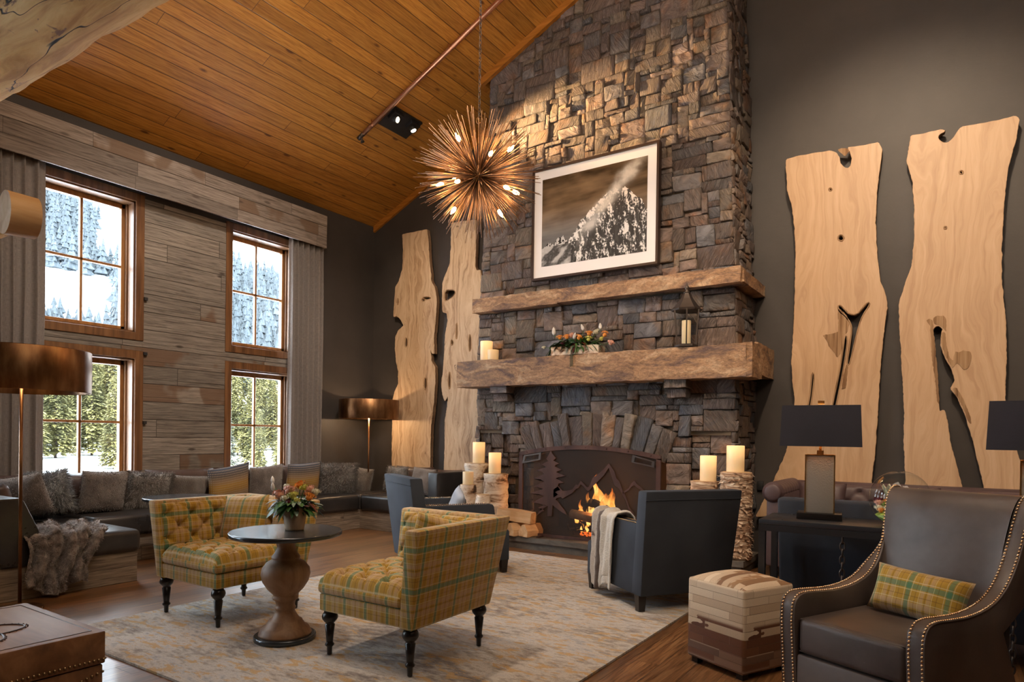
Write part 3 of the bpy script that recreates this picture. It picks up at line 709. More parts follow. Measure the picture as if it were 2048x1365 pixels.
for (i, j, w, h) in pack(NX, NZ, blocked):
    z0, z1 = .13+j*CELL, .13+(j+h)*CELL; a0, a1 = i/NX, (i+w)/NX
    xm = lerp(xl(z0), xr(z0), (a0+a1)/2); rec = -.07 if (z1 < 1.28 and (xm > -2.14 or xm < -4.20)) else 0
    sk = [random.uniform(-.006, .006) for _ in range(4)]
    def P(a, b, z0=z0, z1=z1, a0=a0, a1=a1, sk=sk):
        z = lerp(z0, z1, b)+lerp(sk[0], sk[1], a)*.6; return Vector((lerp(xl(z), xr(z), lerp(a0, a1, a))+lerp(sk[2], sk[3], b)*1.2, YC, z))
    stone_block(mb, P, Vector((0, -1, 0)), (a1-a0)*3.0, z1-z0, random.uniform(.004, .036)+rec, stonecol())
# voussoirs
angs = [-22.5]
wd = [3.4, 2.6, 3.6, 2.6, 2.8, 4.4, 2.9, 2.6, 3.6, 2.4, 3.0, 4.2, 3.0, 3.6]; tot = sum(wd)
for k in wd: angs.append(angs[-1]+45.0*k/tot)
for k in range(len(wd)):
    a0, a1 = math.radians(angs[k]), math.radians(angs[k+1]); ro = random.uniform(2.36, 2.44)
    def P(a, b, a0=a0, a1=a1, ro=ro):
        t = lerp(a0, a1, a); r = lerp(2.06, ro, b); return Vector((ACX+r*math.sin(t), YC, ACZ+r*math.cos(t)))
    stone_block(mb, P, Vector((0, -1, 0)), 2.2*(a1-a0), .33, random.uniform(.03, .055), stonecol(), rough=1.2)
# right and left flanks
for X0, nrm, dep in ((0, 1, 0), (1, -1, 0)):
    for (i, j, w, h) in pack(14, NZ, lambda i, j: (2.645 < .13+(j+.5)*CELL < 2.775) or (1.775 < .13+(j+.5)*CELL < 2.045), 5, 4):
        z0, z1 = .13+j*CELL, .13+(j+h)*CELL
        def P(a, b, z0=z0, z1=z1, i=i, w=w, X0=X0):
            z = lerp(z0, z1, b); y = YC-.0+(i+w*a)/14*.7; return Vector(((xr(z) if X0 == 0 else xl(z)), y, z))
        stone_block(mb, P, Vector((nrm, 0, 0)), w*.05, z1-z0, random.uniform(.0, .022), stonecol())
# corbel blocks under the mantel
def rough_block(mb, x0, x1, y0, y1, z0, z1, amp, col=None, n=(10, 6, 4), seed=0.0):
    def f(p): return Vector((amp*fr(p[0]*9+seed, p[1]*9, p[2]*9), amp*fr(p[0]*9, p[1]*9+31+seed, p[2]*9), amp*fr(p[0]*9, p[1]*9, p[2]*9+77+seed)))
    def face(P, nu, nv): mb.grid(lambda a, b: (lambda q: q+f(q))(Vector(P(a, b))), nu, nv, smooth=True, color=col)
    nx, ny, nz = n
    face(lambda a, b: (lerp(x0, x1, a), y0, lerp(z0, z1, b)), nx, nz); face(lambda a, b: (lerp(x0, x1, a), y1, lerp(z0, z1, b)), nx, nz)
    face(lambda a, b: (x0, lerp(y0, y1, a), lerp(z0, z1, b)), ny, nz); face(lambda a, b: (x1, lerp(y0, y1, a), lerp(z0, z1, b)), ny, nz)
    face(lambda a, b: (lerp(x0, x1, a), lerp(y0, y1, b), z0), nx, ny); face(lambda a, b: (lerp(x0, x1, a), lerp(y0, y1, b), z1), nx, ny)
for cx in (-4.27, -2.22):
    rough_block(mb, cx-.11, cx+.11, 6.10, 6.3, 1.69, 1.78, .008, stonecol(), (6, 4, 3))
    rough_block(mb, cx-.10, cx+.09, 6.16, 6.3, 1.60, 1.68, .008, stonecol(), (6, 4, 3), 5)
core = MB()
def xc(z, e): return (xl(z)+e, xr(z)-e)
core.bb(-4.66, -3.95, 6.41, 7.0, 0, 1.25); core.bb(-2.34, -1.74, 6.41, 7.0, 0, 1.25); core.bb(-4.16, -3.95, 6.32, 7.0, 0, 1.2); core.bb(-2.34, -2.18, 6.32, 7.0, 0, 1.2)
core.prism([(-4.66, 1.24), (-1.74, 1.24), (-1.74, 2.0), (xr(CT)-.04, CT), (xl(CT)+.04, CT), (-4.66, 2.0)], 6.31, 7.0)
ch = struct('wall_chimney', mb, M['stone'])
struct('wall_chimney_core', core, M['mortar'])
fbx = MB()
fbx.bb(-3.97, -3.93, 6.33, 6.99, .13, 1.2); fbx.bb(-2.37, -2.33, 6.33, 6.99, .13, 1.2); fbx.bb(-3.95, -2.35, 6.93, 6.985, .13, 1.2); fbx.bb(-3.97, -2.33, 6.30, 6.985, .10, .135)
struct('wall_firebox', fbx, M['brick'])

def slabthing(name, label, cat, blocks, mat, amp=.008, kind=None, n=(40, 6, 6), group=None):
    mb = MB()
    for k, b in enumerate(blocks): rough_block(mb, *b, amp, None, n, k*3.1)
    o = mb.build(name, mat); return tag(o, label, cat, group, kind)
slabthing('stone_mantel', 'thick brown sandstone mantel slab below candles, flower trough and lantern', 'mantel',
          [(-4.82, -1.545, 6.05, 6.33, 1.765, 2.06), (-1.75, -1.52, 6.36, 7.0, 1.815, 2.105), (-1.72, -1.50, 6.06, 6.42, 1.765, 2.075), (-4.82, -4.66, 6.30, 6.99, 1.78, 2.06)], M['sandstone'], .010, n=(60, 6, 8))
slabthing('stone_ledge', 'thin brown sandstone ledge under the framed mountain photograph', 'ledge',
          [(-4.682, -3.55, 6.15, 6.33, 2.632, 2.79), (-3.548, -1.632, 6.15, 6.33, 2.640, 2.785), (-1.78, -1.615, 6.2, 7.0, 2.648, 2.755), (-4.68, -4.62, 6.30, 6.99, 2.64, 2.78)], M['sandstone'], .007, n=(44, 5, 5))
slabthing('hearth', 'low two-layer grey slate hearth slab in front of fireplace', 'hearth',
          [(-5.0, -1.515, 5.94, 6.58, .078, .13), (-4.98, -1.54, 5.965, 6.58, .0, .078)], M['slate'], .004, n=(60, 10, 3))

# ------------------------------------------------------------------ outdoors
mb = MB()
def gz(x, y):
    d = -x; return -.75 + (max(0, d-38))*.045 + .35*fr(x*.06, y*.06, 0) - .3
mb.grid(lambda a, b: (lerp(-7.6, -120, a**1.5), lerp(-40, 120, b), gz(lerp(-7.6, -120, a**1.5), lerp(-40, 120, b)) if a > .001 else -.4), 60, 60)
struct('ground', mb, M['snow'])
def mz(x, y):
    d = math.hypot(x, y*.75); return max(0, d-95)*.55 + 5*fr(x*.012, y*.012, 3) + 2.6
mb = MB(); mb.grid(lambda a, b: (lerp(-88, -420, a), lerp(-60, 420, b), mz(lerp(-88, -420, a), lerp(-60, 420, b))), 70, 90)
struct('hills', mb, M['snow'])
def conifer(mb, c, H, R, tiers=7, seg=9, rnd=random):
    x, y, z = c
    for t in range(tiers):
        f = t/tiers; zt = z+H*(.10+.90*f); h = H*(1.65/tiers)*(1-.3*f); r = R*(1-f)**.85+.03*R
        a0 = rnd.random()*6; vs = [(x, y, min(zt+h, z+H*1.02))]
        for k in range(seg):
            a = a0+2*PI*k/seg; rr = r*rnd.uniform(.7, 1.2)*(1 if k % 2 else .5)
            vs.append((x+rr*math.cos(a), y+rr*math.sin(a), zt-h*rnd.uniform(.0, .18)))
        mb.add(vs, [(0, 1+k, 1+(k+1) % seg) for k in range(seg)]+[tuple(reversed(range(1, seg+1)))])
R2 = random.Random(11)
protos = []
for v in range(4):
    t = thing('pine_tree', 'tall sunlit green pine standing in the snow beyond the windows', 'tree', (-50, 20, 0), 0, 'pines outside the lower windows')
    m1 = MB()
    x = 0
    NB = 4600
    for k in range(NB):    # short drooping sprays filling a ragged cone
        f = 1-(1-(k+.5)/NB)**.62; f = min(.985, f); zz = .08+.92*f; ph = math.floor(f*17)*2.4
        a = R2.random()*2*PI; lob = .72+.28*math.sin(a*5+ph)*math.sin(a*3+ph*1.7); Rm = (.185*(1-f)**.82+.008)*lob*(1-.28*((f*17) % 1))
        r = Rm*(.35+.65*R2.random()**.5); L = (.030+.02*(1-f))*R2.uniform(.6, 1.2); ca, sa = math.cos(a), math.sin(a); w = L*.30; p = Vector((ca*r, sa*r, zz-r*.25)); dz = -L*R2.uniform(-.1, .6)
        m1.add([p, p+Vector((ca*L*.5-sa*w, sa*L*.5+ca*w, dz*.3)), p+Vector((ca*L, sa*L, dz)), p+Vector((ca*L*.5+sa*w, sa*L*.5-ca*w, dz*.3))], [(0, 1, 2, 3)])
    m1.build('foliage', M['pine_snow' if v == 3 else 'pine_near'], t)
    MB().lathe([(.013, -.1), (.004, .9)], 6).build('trunk', M['pine_trunk'], t)
    protos.append(t)
def wy(x, k): return -x*k
spots = []
for row, (d0, d1, n, h0, h1) in enumerate(((27, 33, 10, 3.2, 4.6), (38, 45, 26, 4.6, 6.5), (47, 56, 34, 6.5, 8.5), (58, 68, 34, 9, 10.5), (70, 86, 40, 10, 13))):
    for k in range(n):
        d = R2.uniform(d0, d1); kk = lerp(.33, .82, (k+R2.uniform(.1, .9))/n)
        if row == 0 and kk < .60: continue
        if row == 1 and (.41 < kk < .46): continue
        hh = R2.uniform(h0, h1)
        if any(math.hypot(-d-q[0], d*kk-q[1]) < .17*(hh+q[2]) for q in spots): continue
        spots.append((-d, d*kk, hh, row))
for i, (x, y, h, row) in enumerate(spots):
    v = 3 if (row <= 1 and i % 3 == 0) else i % 3
    o = protos[i] if i < 4 else copy_tree(protos[v])
    o.location = (x, y, gz(x, y)-.1); o.scale = (h, h, h); o.rotation_euler = (0, 0, R2.random()*6)
mb = MB()
for k in range(7000):
    d = 92*math.exp(R2.random()*1.42); kk = R2.uniform(.30, .84)
    x = -d; y = d*kk
    # ski run and open snow field stay clear of trees
    el = (mz(x, y)-1.2)/d
    if .445 < kk-.02*fr(el*30, 1) < .475+.10*max(0, el-.20)*1.6 and el > .225: continue
    if kk < .47 and .12 < el < .215 and ns(x*.05, y*.05) > -.45: continue
    if kk > .62 and el > .262 and ns(x*.03, y*.03, 5) > -.3: continue
    if ns(x*.035, y*.035, 9) > .42: continue
    h = R2.uniform(3.5, 8)
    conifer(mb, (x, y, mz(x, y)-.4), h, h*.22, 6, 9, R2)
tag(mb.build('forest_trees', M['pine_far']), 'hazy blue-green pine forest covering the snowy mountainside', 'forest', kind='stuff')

# ================================================================== SOFT THINGS
def pillow_pt(w, h, t, a, b, side, puff=.5, pinch=.06):
    u, v = 2*a-1, 2*b-1
    x = w/2*u*(1-pinch*(1-abs(v)**2)*abs(u)**3); z = h/2*v*(1-pinch*(1-abs(u)**2)*abs(v)**3)
    th = t/2*max(0, (1-abs(u)**3.0)*(1-abs(v)**3.0))**puff
    return Vector((x, side*th, z))
def pillow_mesh(w, h, t, n=14, sag=0.0, seed=0.0, wr=.006, puff=.5):
    mb = MB()
    for side in (-1, 1):
        def f(a, b, side=side):
            p = pillow_pt(w, h, t, a, b, side, puff); k = 1-max(abs(2*a-1), abs(2*b-1))**4
            p.y += side*k*wr*2*fr(p.x*9+seed, p.z*9, side*3); p.z += sag*((2*a-1)**2)*(1 if b > .5 else 0); return p
        mb.grid(f, n, n, flip=(side < 0), uvf=lambda a, b: ((a-.5)*w, (b-.5)*h))
    return mb
def fur(w, h, t, count, L, wd, seed, front=True, curl=.5, sides=(-1, 1)):
    R = random.Random(seed); mb = MB(); vs = []; fs = []
    for k in range(count):
        side = R.choice(sides); a, b = R.random(), R.random()
        if R.random() < .25:
            if R.random() < .5: a = R.choice((R.uniform(0, .06), R.uniform(.94, 1)))
            else: b = R.choice((R.uniform(0, .06), R.uniform(.94, 1)))
        p = pillow_pt(w, h, t, a, b, side); e = .02
        q = pillow_pt(w, h, t, min(1, a+e), b, side)-pillow_pt(w, h, t, max(0, a-e), b, side); r = pillow_pt(w, h, t, a, min(1, b+e), side)-pillow_pt(w, h, t, a, max(0, b-e), side)
        n = q.cross(r); n = n.normalized() if n.length > 1e-9 else Vector((0, side, 0))
        if n.y*side < 0: n = -n
        n = (n + Vector(((2*a-1)**3*1.2, 0, (2*b-1)**3*1.2))).normalized()
        d = (n + Vector((R.uniform(-.7, .7), R.uniform(-.3, .3), R.uniform(-.9, .4)))).normalized()
        l = L*R.uniform(.6, 1.2); s = d.cross(Vector((R.random(), R.random(), R.random()))).normalized()*wd
        m = p+d*l*.55; tip = p+d*l + Vector((R.uniform(-.3, .3), 0, -curl*R.random()))*l*.6
        b0 = len(vs); vs += [p-s, p+s, m+s*.8, m-s*.8, tip]; fs += [(b0, b0+1, b0+2, b0+3), (b0+3, b0+2, b0+4)]
    return mb.add(vs, fs, smooth=True)
def pillow(name, label, mat, c, w, h, t, rz, tilt=0, roll=0, group=None, furmat=None, furL=.04, furN=3500, seed=1, puff=.5):
    o = pillow_mesh(w, h, t, seed=seed, puff=puff).build(name, mat, loc=c, merge=True, smooth=True)
    o.rotation_euler = (Matrix.Rotation(rz, 3, 'Z') @ Matrix.Rotation(tilt, 3, 'X') @ Matrix.Rotation(roll, 3, 'Y')).to_euler()
    tag(o, label, 'pillow', group)
    if furmat: fur(w, h, t, furN, furL, .0022, seed).build('fur', furmat, o, kind='stuff')
    return o
def tuft_h(x, y, sx, sy, A, ox=0, oy=0):
    p = (x-ox)/sx+(y-oy)/sy; q = (x-ox)/sx-(y-oy)/sy
    dp = abs(p-round(p)); dq = abs(q-round(q))
    # buttons where both p and q are integers
    d = math.hypot(dp, dq)*min(sx, sy)
    return A*(1-.62*math.exp(-(d/.030)**2)-.25*math.exp(-(d/.010)**2)) - A*.42*(math.exp(-(dp*sx/.007)**2)+math.exp(-(dq*sx/.007)**2))*.5
def tufted(mb, P, N, w, h, A, sx, sy, n=44, base=.0, uvs=True, ox=0, oy=0):
    def f(a, b):
        e = max(0, (1-abs(2*a-1)**10)*(1-abs(2*b-1)**10))**.5
        return P(a, b)+N*(base+e*tuft_h((a-.5)*w, (b-.5)*h, sx, sy, A, ox, oy)*1.0)
    mb.grid(f, n, max(8, int(n*h/w)), uvf=(lambda a, b: (a*w, b*h)))
def hexa(mb, c):   # 8 corners: bottom 4 (ccw), top 4 (ccw)
    return mb.add(c, [(0, 3, 2, 1), (4, 5, 6, 7), (0, 1, 5, 4), (1, 2, 6, 5), (2, 3, 7, 6), (3, 0, 4, 7)])

# ------------------------------------------------------------------ rug
mb = MB(); mb.grid(lambda a, b: (lerp(-4.40, -1.50, a), lerp(1.745, 5.71, b), .013+.0015*fr(a*20, b*30)), 60, 80)
mb.bb(-4.40, -1.50, 1.745, 5.71, 0.001, .0125)
tag(mb.build('area_rug', M['rug']), 'grey and gold mottled area rug on the oak floor', 'rug')

# ------------------------------------------------------------------ plaid corner chairs
def turned_leg(H=.235):
    k = H/.235
    pr = [(.008, 0), (.013, .004), (.015, .045), (.024, .052), (.025, .060), (.018, .068), (.019, .085), (.027, .165), (.022, .168), (.024, .176), (.030, .180), (.041, .196), (.043, .208), (.038, .222), (.030, .235)]
    return [(r, z*k) for r, z in pr]
def make_corner_chair():
    t = thing('corner_chair', 'mustard tartan tufted corner chair behind the pedestal table', 'chair', (0, 0, 0))
    hx, hy, fl, th, zb, zt = .335, .33, .080, .085, .235, .735
    b = MB(); b.bb(-hx+.005, hx-.004, -hy+.004, hy-.005, zb+.005, .335); b.build('seat_base', M['plaid'], t, bevel=.012)
    x0, x1, y0, y1 = -hx+th-.015, hx+.006, -hy-.006, hy-th+.015
    c = MB(); c.bb(x0, x1, y0, y1, .335, .395)
    cw, chh = x1-x0, y1-y0
    o = c.build('seat_border', M['plaid'], t, bevel=.022, seg=3)
    s = MB(); tufted(s, lambda a, bb: Vector((lerp(x0+.004, x1-.004, a), lerp(y0+.004, y1-.004, bb), .385)), Vector((0, 0, 1)), cw, chh, .082, .16, .16, 72, ox=.08)
    s.build('seat_cushion', M['plaid'], t)
    p = MB(); hexa(p, [(-hx, -hy, zb), (-hx+th, -hy, zb), (-hx+th, hy-.02, zb), (-hx, hy-.02, zb), (-hx-fl, -hy-.018, zt), (-hx-fl+th, -hy-.018, zt), (-hx-fl+th, hy+fl-.02, zt), (-hx-fl, hy+fl-.02, zt)])
    p.build('backrest', M['plaid'], t, bevel=.014)
    p = MB(); hexa(p, [(-hx-.003, hy-th, zb), (hx, hy-th, zb), (hx, hy, zb), (-hx-.003, hy, zb), (-hx-fl-.003, hy+fl-th, zt), (hx+.055, hy+fl-th, zt), (hx+.055, hy+fl, zt), (-hx-fl-.003, hy+fl, zt)])
    p.build('backrest', M['plaid'], t, bevel=.014)
    def inner(P, N, w, h): q = MB(); tufted(q, P, N, w, h, .055, .17, .15, 60, base=-.012); q.build('tufted_panel', M['plaid'], t)
    inner(lambda a, bb: Vector((lerp(-hx+th, -hx-fl+th, (lerp(.41, zt-.015, bb)-zb)/(zt-zb)), lerp(-hy+.012, hy-th+.02, a), lerp(.41, zt-.015, bb))), Vector((.97, 0, .2)), .56, .31)
    inner(lambda a, bb: Vector((lerp(-hx+th-.02, hx+.0, a), lerp(hy-th, hy+fl-th, (lerp(.41, zt-.015, bb)-zb)/(zt-zb)), lerp(.41, zt-.015, bb))), Vector((0, -.97, .2)), .60, .31)
    for sx in (-1, 1):
        for sy in (-1, 1):
            MB().lathe(turned_leg(), 16, (sx*(hx-.045), sy*(hy-.045), 0)).build('leg', M['black_wood'], t)
    return t
c1 = make_corner_chair(); c1.location = (-3.995, 2.645, .014)
c2 = copy_tree(c1); c2.location = (-2.495, 2.715, .014); c2.rotation_euler = (0, 0, math.radians(-89))
tag(c2, 'mustard tartan tufted corner chair nearest the camera, seen from behind', 'chair')
pillow('throw_pillow', 'mustard tartan square pillow in the corner of the left tartan chair', M['plaid'], atY(488, 1041, 2.78)+Vector((0, 0, .0)), .40, .36, .12, math.radians(8), math.radians(-14), math.radians(-3))
pillow('throw_pillow', 'mustard tartan pillow tucked in the nearer tartan chair, only its tip showing', M['plaid'], (-2.40, 2.86, .585), .36, .34, .11, math.radians(62), math.radians(14), math.radians(14))

# ------------------------------------------------------------------ pedestal tables
def make_table():
    t = thing('pedestal_table', 'round zinc-topped table on turned wooden pedestal, between the tartan chairs', 'table', (0, 0, 0))
    px = [(540, 95), (556, 88), (575, 64), (620, 58), (655, 70), (680, 90), (692, 93), (700, 86), (722, 124), (760, 152), (800, 158), (845, 147), (895, 116), (932, 80), (942, 76), (950, 84), (964, 82), (974, 66), (1000, 60), (1012, 62), (1020, 68), (1032, 64), (1040, 60), (1062, 70), (1088, 86), (1098, 92), (1104, 108), (1118, 112), (1124, 120), (1138, 124), (1150, 150), (1185, 168), (1200, 170)]
    MB().lathe([(r*.00087, (1231-y)*.00087) for y, r in reversed(px)], 40).build('pedestal', M['turned'], t)
    MB().lathe([(.165, 0), (.172, .004), (.172, .026), (.166, .030)], 48).build('plinth', M['tabletop'], t)
    MB().lathe([(.304, .598), (.312, .602), (.313, .620), (.308, .625)], 64).build('table_top', M['tabletop'], t)
    return t
t1 = make_table(); t1.location = (-3.200, 2.460, .014)
t2 = copy_tree(t1); t2.location = (-5.70, 3.27, 0); tag(t2, 'second round pedestal table by the sofa, top just showing above tartan chair', 'table')

# ------------------------------------------------------------------ flowers
def petal_ball(r, n, layers, R, cup=.5):
    mb = MB()
    for l in range(layers):
        f = (l+.5)/layers; rr = r*(.35+.65*f)
        m = int(n*(.5+f*.6))
        for k in range(m):
            a = 2*PI*k/m+l*1.3+R.uniform(-.1, .1); ph = lerp(1.35, .15, f)+R.uniform(-.08, .08)
            d = Vector((math.cos(a)*math.cos(ph), math.sin(a)*math.cos(ph), math.sin(ph))); s = Vector((-math.sin(a), math.cos(a), 0)); w = rr*1.9/m*2.0
            up = s.cross(d)
            up = up if up.z > 0 else -up
            p = d*rr
            mb.add([p-s*w*.5-up*w*.5, p+s*w*.5-up*w*.5, p+d*r*.16+s*w*.55+up*w*.4, p+d*r*.22+up*w*.75, p+d*r*.16-s*w*.55+up*w*.4], [(0, 1, 2, 3, 4)])
    mb.ball((0, 0, 0), r*.55, 8, 6); return mb
def leaf_at(mb, p, d, L, w, droop=.3, R=random):
    d = d.normalized(); s = d.cross(Vector((0, 0, 1))); s = s.normalized() if s.length > .01 else Vector((1, 0, 0)); vs = []
    n = 5
    for i in range(n+1):
        f = i/n; c = p+d*(L*f)+Vector((0, 0, -droop*L*f*f)); ww = w*math.sin(PI*min(.97, f*.9+.08))
        vs += [c-s*ww+Vector((0, 0, .15*ww)), c, c+s*ww+Vector((0, 0, .15*ww))]
    fs = []
    for i in range(n): b = i*3; fs += [(b, b+1, b+4, b+3), (b+1, b+2, b+5, b+4)]
    mb.add(vs, fs, smooth=True)
def bouquet(t, base, spread, seed, blooms, nleaf, lf=.07, flat=1.0, trail=0):
    R = random.Random(seed)
    for (dx, dy, dz, r, m) in blooms:
        p = Vector(base)+Vector((dx, dy, dz))
        if m == 'tulip':
            MB().lathe([(r*.25, 0), (r*.62, r*.5), (r*.66, r*1.2), (r*.45, r*2.1), (r*.12, r*2.7)], 10).build('flower', M['white_petal'], t, loc=p, rot=(R.uniform(-.4, .4), R.uniform(-.4, .4), 0))
        else:
            petal_ball(r, 9 if m != 'orange' else 15, 4, R).build('flower', M[m], t, loc=p, rot=(R.uniform(-.6, .2), R.uniform(-.5, .5), R.random()*6))
        st = MB(); st.tube([Vector(base)+Vector((dx*.2, dy*.2, -.02)), Vector(base)+Vector((dx*.7, dy*.7, dz*.5)), p], .0028, 5); st.build('stem', M['leaf'], t)
    for nm, mt, cnt in (('foliage', 'leaf', nleaf), ('foliage', 'leaf_grey', nleaf//3), ('foliage', 'leaf_dark', nleaf//6)):
        mb = MB()
        for k in range(cnt):
            a = R.random()*2*PI; rr = R.uniform(.2, 1.0); p = Vector(base)+Vector((math.cos(a)*spread[0]*rr*.7, math.sin(a)*spread[1]*rr*.7, R.uniform(-.01, spread[2]*.75*(1.1-rr*.6))))
            d = Vector((math.cos(a), math.sin(a)*flat, R.uniform(-.5, .7))); L = lf*R.uniform(.6, 1.25)
            leaf_at(mb, p, d, L, L*R.uniform(.16, .30), R.uniform(.1, .9))
        mb.build(nm, M[mt], t)
    if trail:
        mb = MB()
        for k in range(trail):
            a = R.random()*2*PI; p0 = Vector(base)+Vector((math.cos(a)*spread[0]*.8, math.sin(a)*spread[1]*.7, 0)); d = Vector((math.cos(a), math.sin(a)*.5, 0))
            for i in range(9):
                q = p0+d*(.008*i)+Vector((0, 0, -.010*i)); 
                for sg in (-1, 1): leaf_at(mb, q, Vector((sg*.8, 0, -.6)), .022, .004, .2)
        mb.build('fern', M['leaf'], t)
pc = atZ(589, 1060, .640)
t = thing('flower_arrangement', 'peach and orange flowers in birch bark pot on the pedestal table', 'flowers', (pc.x, pc.y, .640))
MB().lathe([(.052, 0), (.054, .01), (.072, .128), (.069, .130), (.064, .12)], 24, cap=True).build('pot', M['pot'], t)
rx, ry = CR.x, CR.y
def camoff(right, up, back): return (CR.x*right+CF.x*back, CR.y*right+CF.y*back, up)
bl = []
for (r_, u_, b_, rad, m) in ((-.075, .055, -.03, .032, 'rose'), (-.045, .075, .03, .03, 'rose'), (-.09, .035, .03, .026, 'orange'), (.012, .055, -.06, .030, 'yellow'), (.03, .03, -.075, .022, 'yellow'), (.085, .048, -.03, .033, 'orange'), (.02, .105, .03, .032, 'orange'), (.07, .085, .03, .028, 'rose'), (-.03, .04, -.07, .022, 'cream'), (.105, .07, .02, .026, 'cream'), (-.115, .08, 0, .016, 'tulip'), (-.125, .12, .02, .015, 'tulip'), (-.02, .09, -.02, .026, 'rose'), (.0, .02, -.085, .02, 'burgundy'), (-.06, .10, .05, .018, 'cream'), (.055, .10, -.02, .022, 'yellow')):
    o_ = camoff(r_, u_, b_); bl.append((o_[0]*1.1, o_[1]*1.1, o_[2]+.02, rad*1.15, m))
bouquet(t, (0, 0, .125), (.13, .13, .10), 5, bl, 95, .085)

# ------------------------------------------------------------------ sectional sofa
t = thing('sectional_sofa', 'long dark leather sectional with reclaimed wood plinth along window wall', 'sofa', (-6.7, 4.3, 0))
def sb(mb, name, mat, **k):
    o = mb.build(name, mat, t, **k); o.location = (-t.location.x, -t.location.y, 0); return o
mb = MB(); mb.bb(-7.08, -5.45, 1.56, 2.76, .0, .245); mb.bb(-7.08, -6.31, 2.76, 5.97, .0, .245)
sb(mb, 'wood_base', M['base_wood']); 
mb = MB(); mb.prism([(-7.08, 5.97), (-5.02, 5.97), (-5.02, 6.72), (-6.34, 6.72), (-7.08, 6.05)], 0, .245, 'xy'); sb(mb, 'wood_base', M['base_wood'])
mb = MB(); mb.bb(-7.06, -5.425, 2.04, 2.785, .235, .418); sb(mb, 'seat', M['dark_leather'], bevel=.045, seg=4)
mb = MB(); mb.prism([(1.56, .235), (2.10, .235), (2.085, .42), (2.06, .50), (1.975, .70), (1.94, .722), (1.56, .722)], -7.08, -5.43, 'yz'); sb(mb, 'backrest', M['dark_leather'], bevel=.016, seg=3)
for y0, y1 in ((2.79, 3.80), (3.81, 4.86), (4.87, 5.945)):
    mb = MB(); mb.bb(-7.06, -6.27, y0, y1, .235, .435); sb(mb, 'seat', M['dark_leather'], bevel=.045, seg=4)
mb = MB(); mb.prism([(-7.06, 5.95), (-6.285, 5.95), (-6.285, 6.70), (-6.36, 6.70), (-7.06, 6.06)], .235, .435, 'xy'); sb(mb, 'seat', M['dark_leather'], bevel=.035, seg=3)
for x0, x1 in ((-6.275, -5.155),):
    mb = MB(); mb.bb(x0, x1, 5.93, 6.70, .235, .435); sb(mb, 'seat', M['dark_leather'], bevel=.045, seg=4)
mb = MB(); mb.bb(-5.16, -5.0, 5.95, 6.70, .05, .765); sb(mb, 'armrest', M['dark_leather'], bevel=.02, seg=3)
mb = MB(); mb.bb(-6.40, -5.0, 6.68, 6.80, .2, .74); sb(mb, 'backrest', M['dark_leather'], bevel=.02, seg=3)
mb = MB(); mb.bb(-7.13, -7.0, 1.56, 6.0, .2, .74); sb(mb, 'backrest', M['dark_leather'], bevel=.02, seg=3)
bk = 'leather back cushions of the sectional'
def backcush(c, w, rz, label, tilt=-8, h=.40, mat='brown_leather'):
    pillow('back_cushion', label, M[mat], c, w, h, .20, rz, math.radians(tilt), 0, bk, seed=c[1]*3, puff=.33)
H90 = PI/2
for yy, wd, lb in ((2.42, .62, 'brown leather back cushion in the left corner behind sheepskin pillow'), (3.10, .80, 'brown leather back cushion behind the large taupe fur pillow'), (3.92, .80, 'brown leather back cushion below the board wall, behind grey sheepskin'), (4.72, .80, 'brown leather back cushion rising behind the left striped pillow'), (5.50, .76, 'brown leather back cushion under the right window')):
    backcush((-6.86, yy, .615), wd, H90, lb, 10)
backcush((-6.28, 2.02, .60), .80, 0, 'brown leather back cushion on the near wing, partly cut by frame', 8)
backcush((-5.95, 6.58, .60), .66, 0, 'brown leather back cushion under the bronze lamp shade', -8, .38)
backcush((-5.42, 6.60, .59), .50, 0, 'brown leather back cushion beside the dark arm, below live-edge slabs', -8, .36)
mb = MB()
def wp(name, label, mat, u, v, x, w, h, th, roll=0, rz=H90, tilt=12, **k):
    p = atX(u, v, x); pillow(name, label, M[mat], p, w, h, th, rz, math.radians(tilt), math.radians(roll), **k)
wp('throw_pillow', 'frosted taupe fur pillow leaning at far left behind the lamp pole', 'fur_taupe', 52, 992, -6.45, .36, .36, .14, -12, rz=math.radians(42), tilt=14, furmat=M['fur_taupe'], furL=.012, furN=2500, seed=31)
wp('throw_pillow', 'silvery white sheepskin pillow lit by the left window', 'fur_white', 97, 984, -6.62, .34, .36, .16, -8, rz=math.radians(52), tilt=12, furmat=M['fur_white'], furL=.05, furN=4200, seed=32)
wp('throw_pillow', 'square taupe fur pillow left of the long grey sheepskin', 'fur_taupe', 207, 983, -6.62, .42, .40, .15, 2, furmat=M['fur_taupe'], furL=.012, furN=2800, seed=33)
wp('throw_pillow', 'wide grey sheepskin pillow in middle of the window sofa', 'fur_grey', 297, 984, -6.70, .44, .38, .15, 3, furmat=M['fur_grey'], furL=.042, furN=4600, seed=34)
wp('throw_pillow', 'brown velvety fur pillow right of the wide grey sheepskin', 'fur_dark', 372, 984, -6.74, .46, .36, .15, 5, furmat=M['fur_taupe'], furL=.008, furN=1200, seed=35)
wp('throw_pillow', 'striped gold and brown pillow, left one of the striped pair', 'stripe', 458, 970, -6.62, .50, .44, .15, -9)
wp('throw_pillow', 'short brown fur pillow between the two striped pillows', 'fur_taupe', 532, 966, -6.72, .46, .42, .14, -5, furmat=M['fur_taupe'], furL=.010, furN=2000, seed=36)
wp('throw_pillow', 'striped gold and brown pillow, right one of the striped pair', 'stripe', 606, 962, -6.62, .50, .46, .15, -3)
wp('throw_pillow', 'shaggy grey-brown sheepskin pillow in the sofa corner', 'fur_grey', 676, 960, -6.66, .48, .40, .16, 0, rz=math.radians(62), furmat=M['fur_grey'], furL=.055, furN=5200, seed=37)
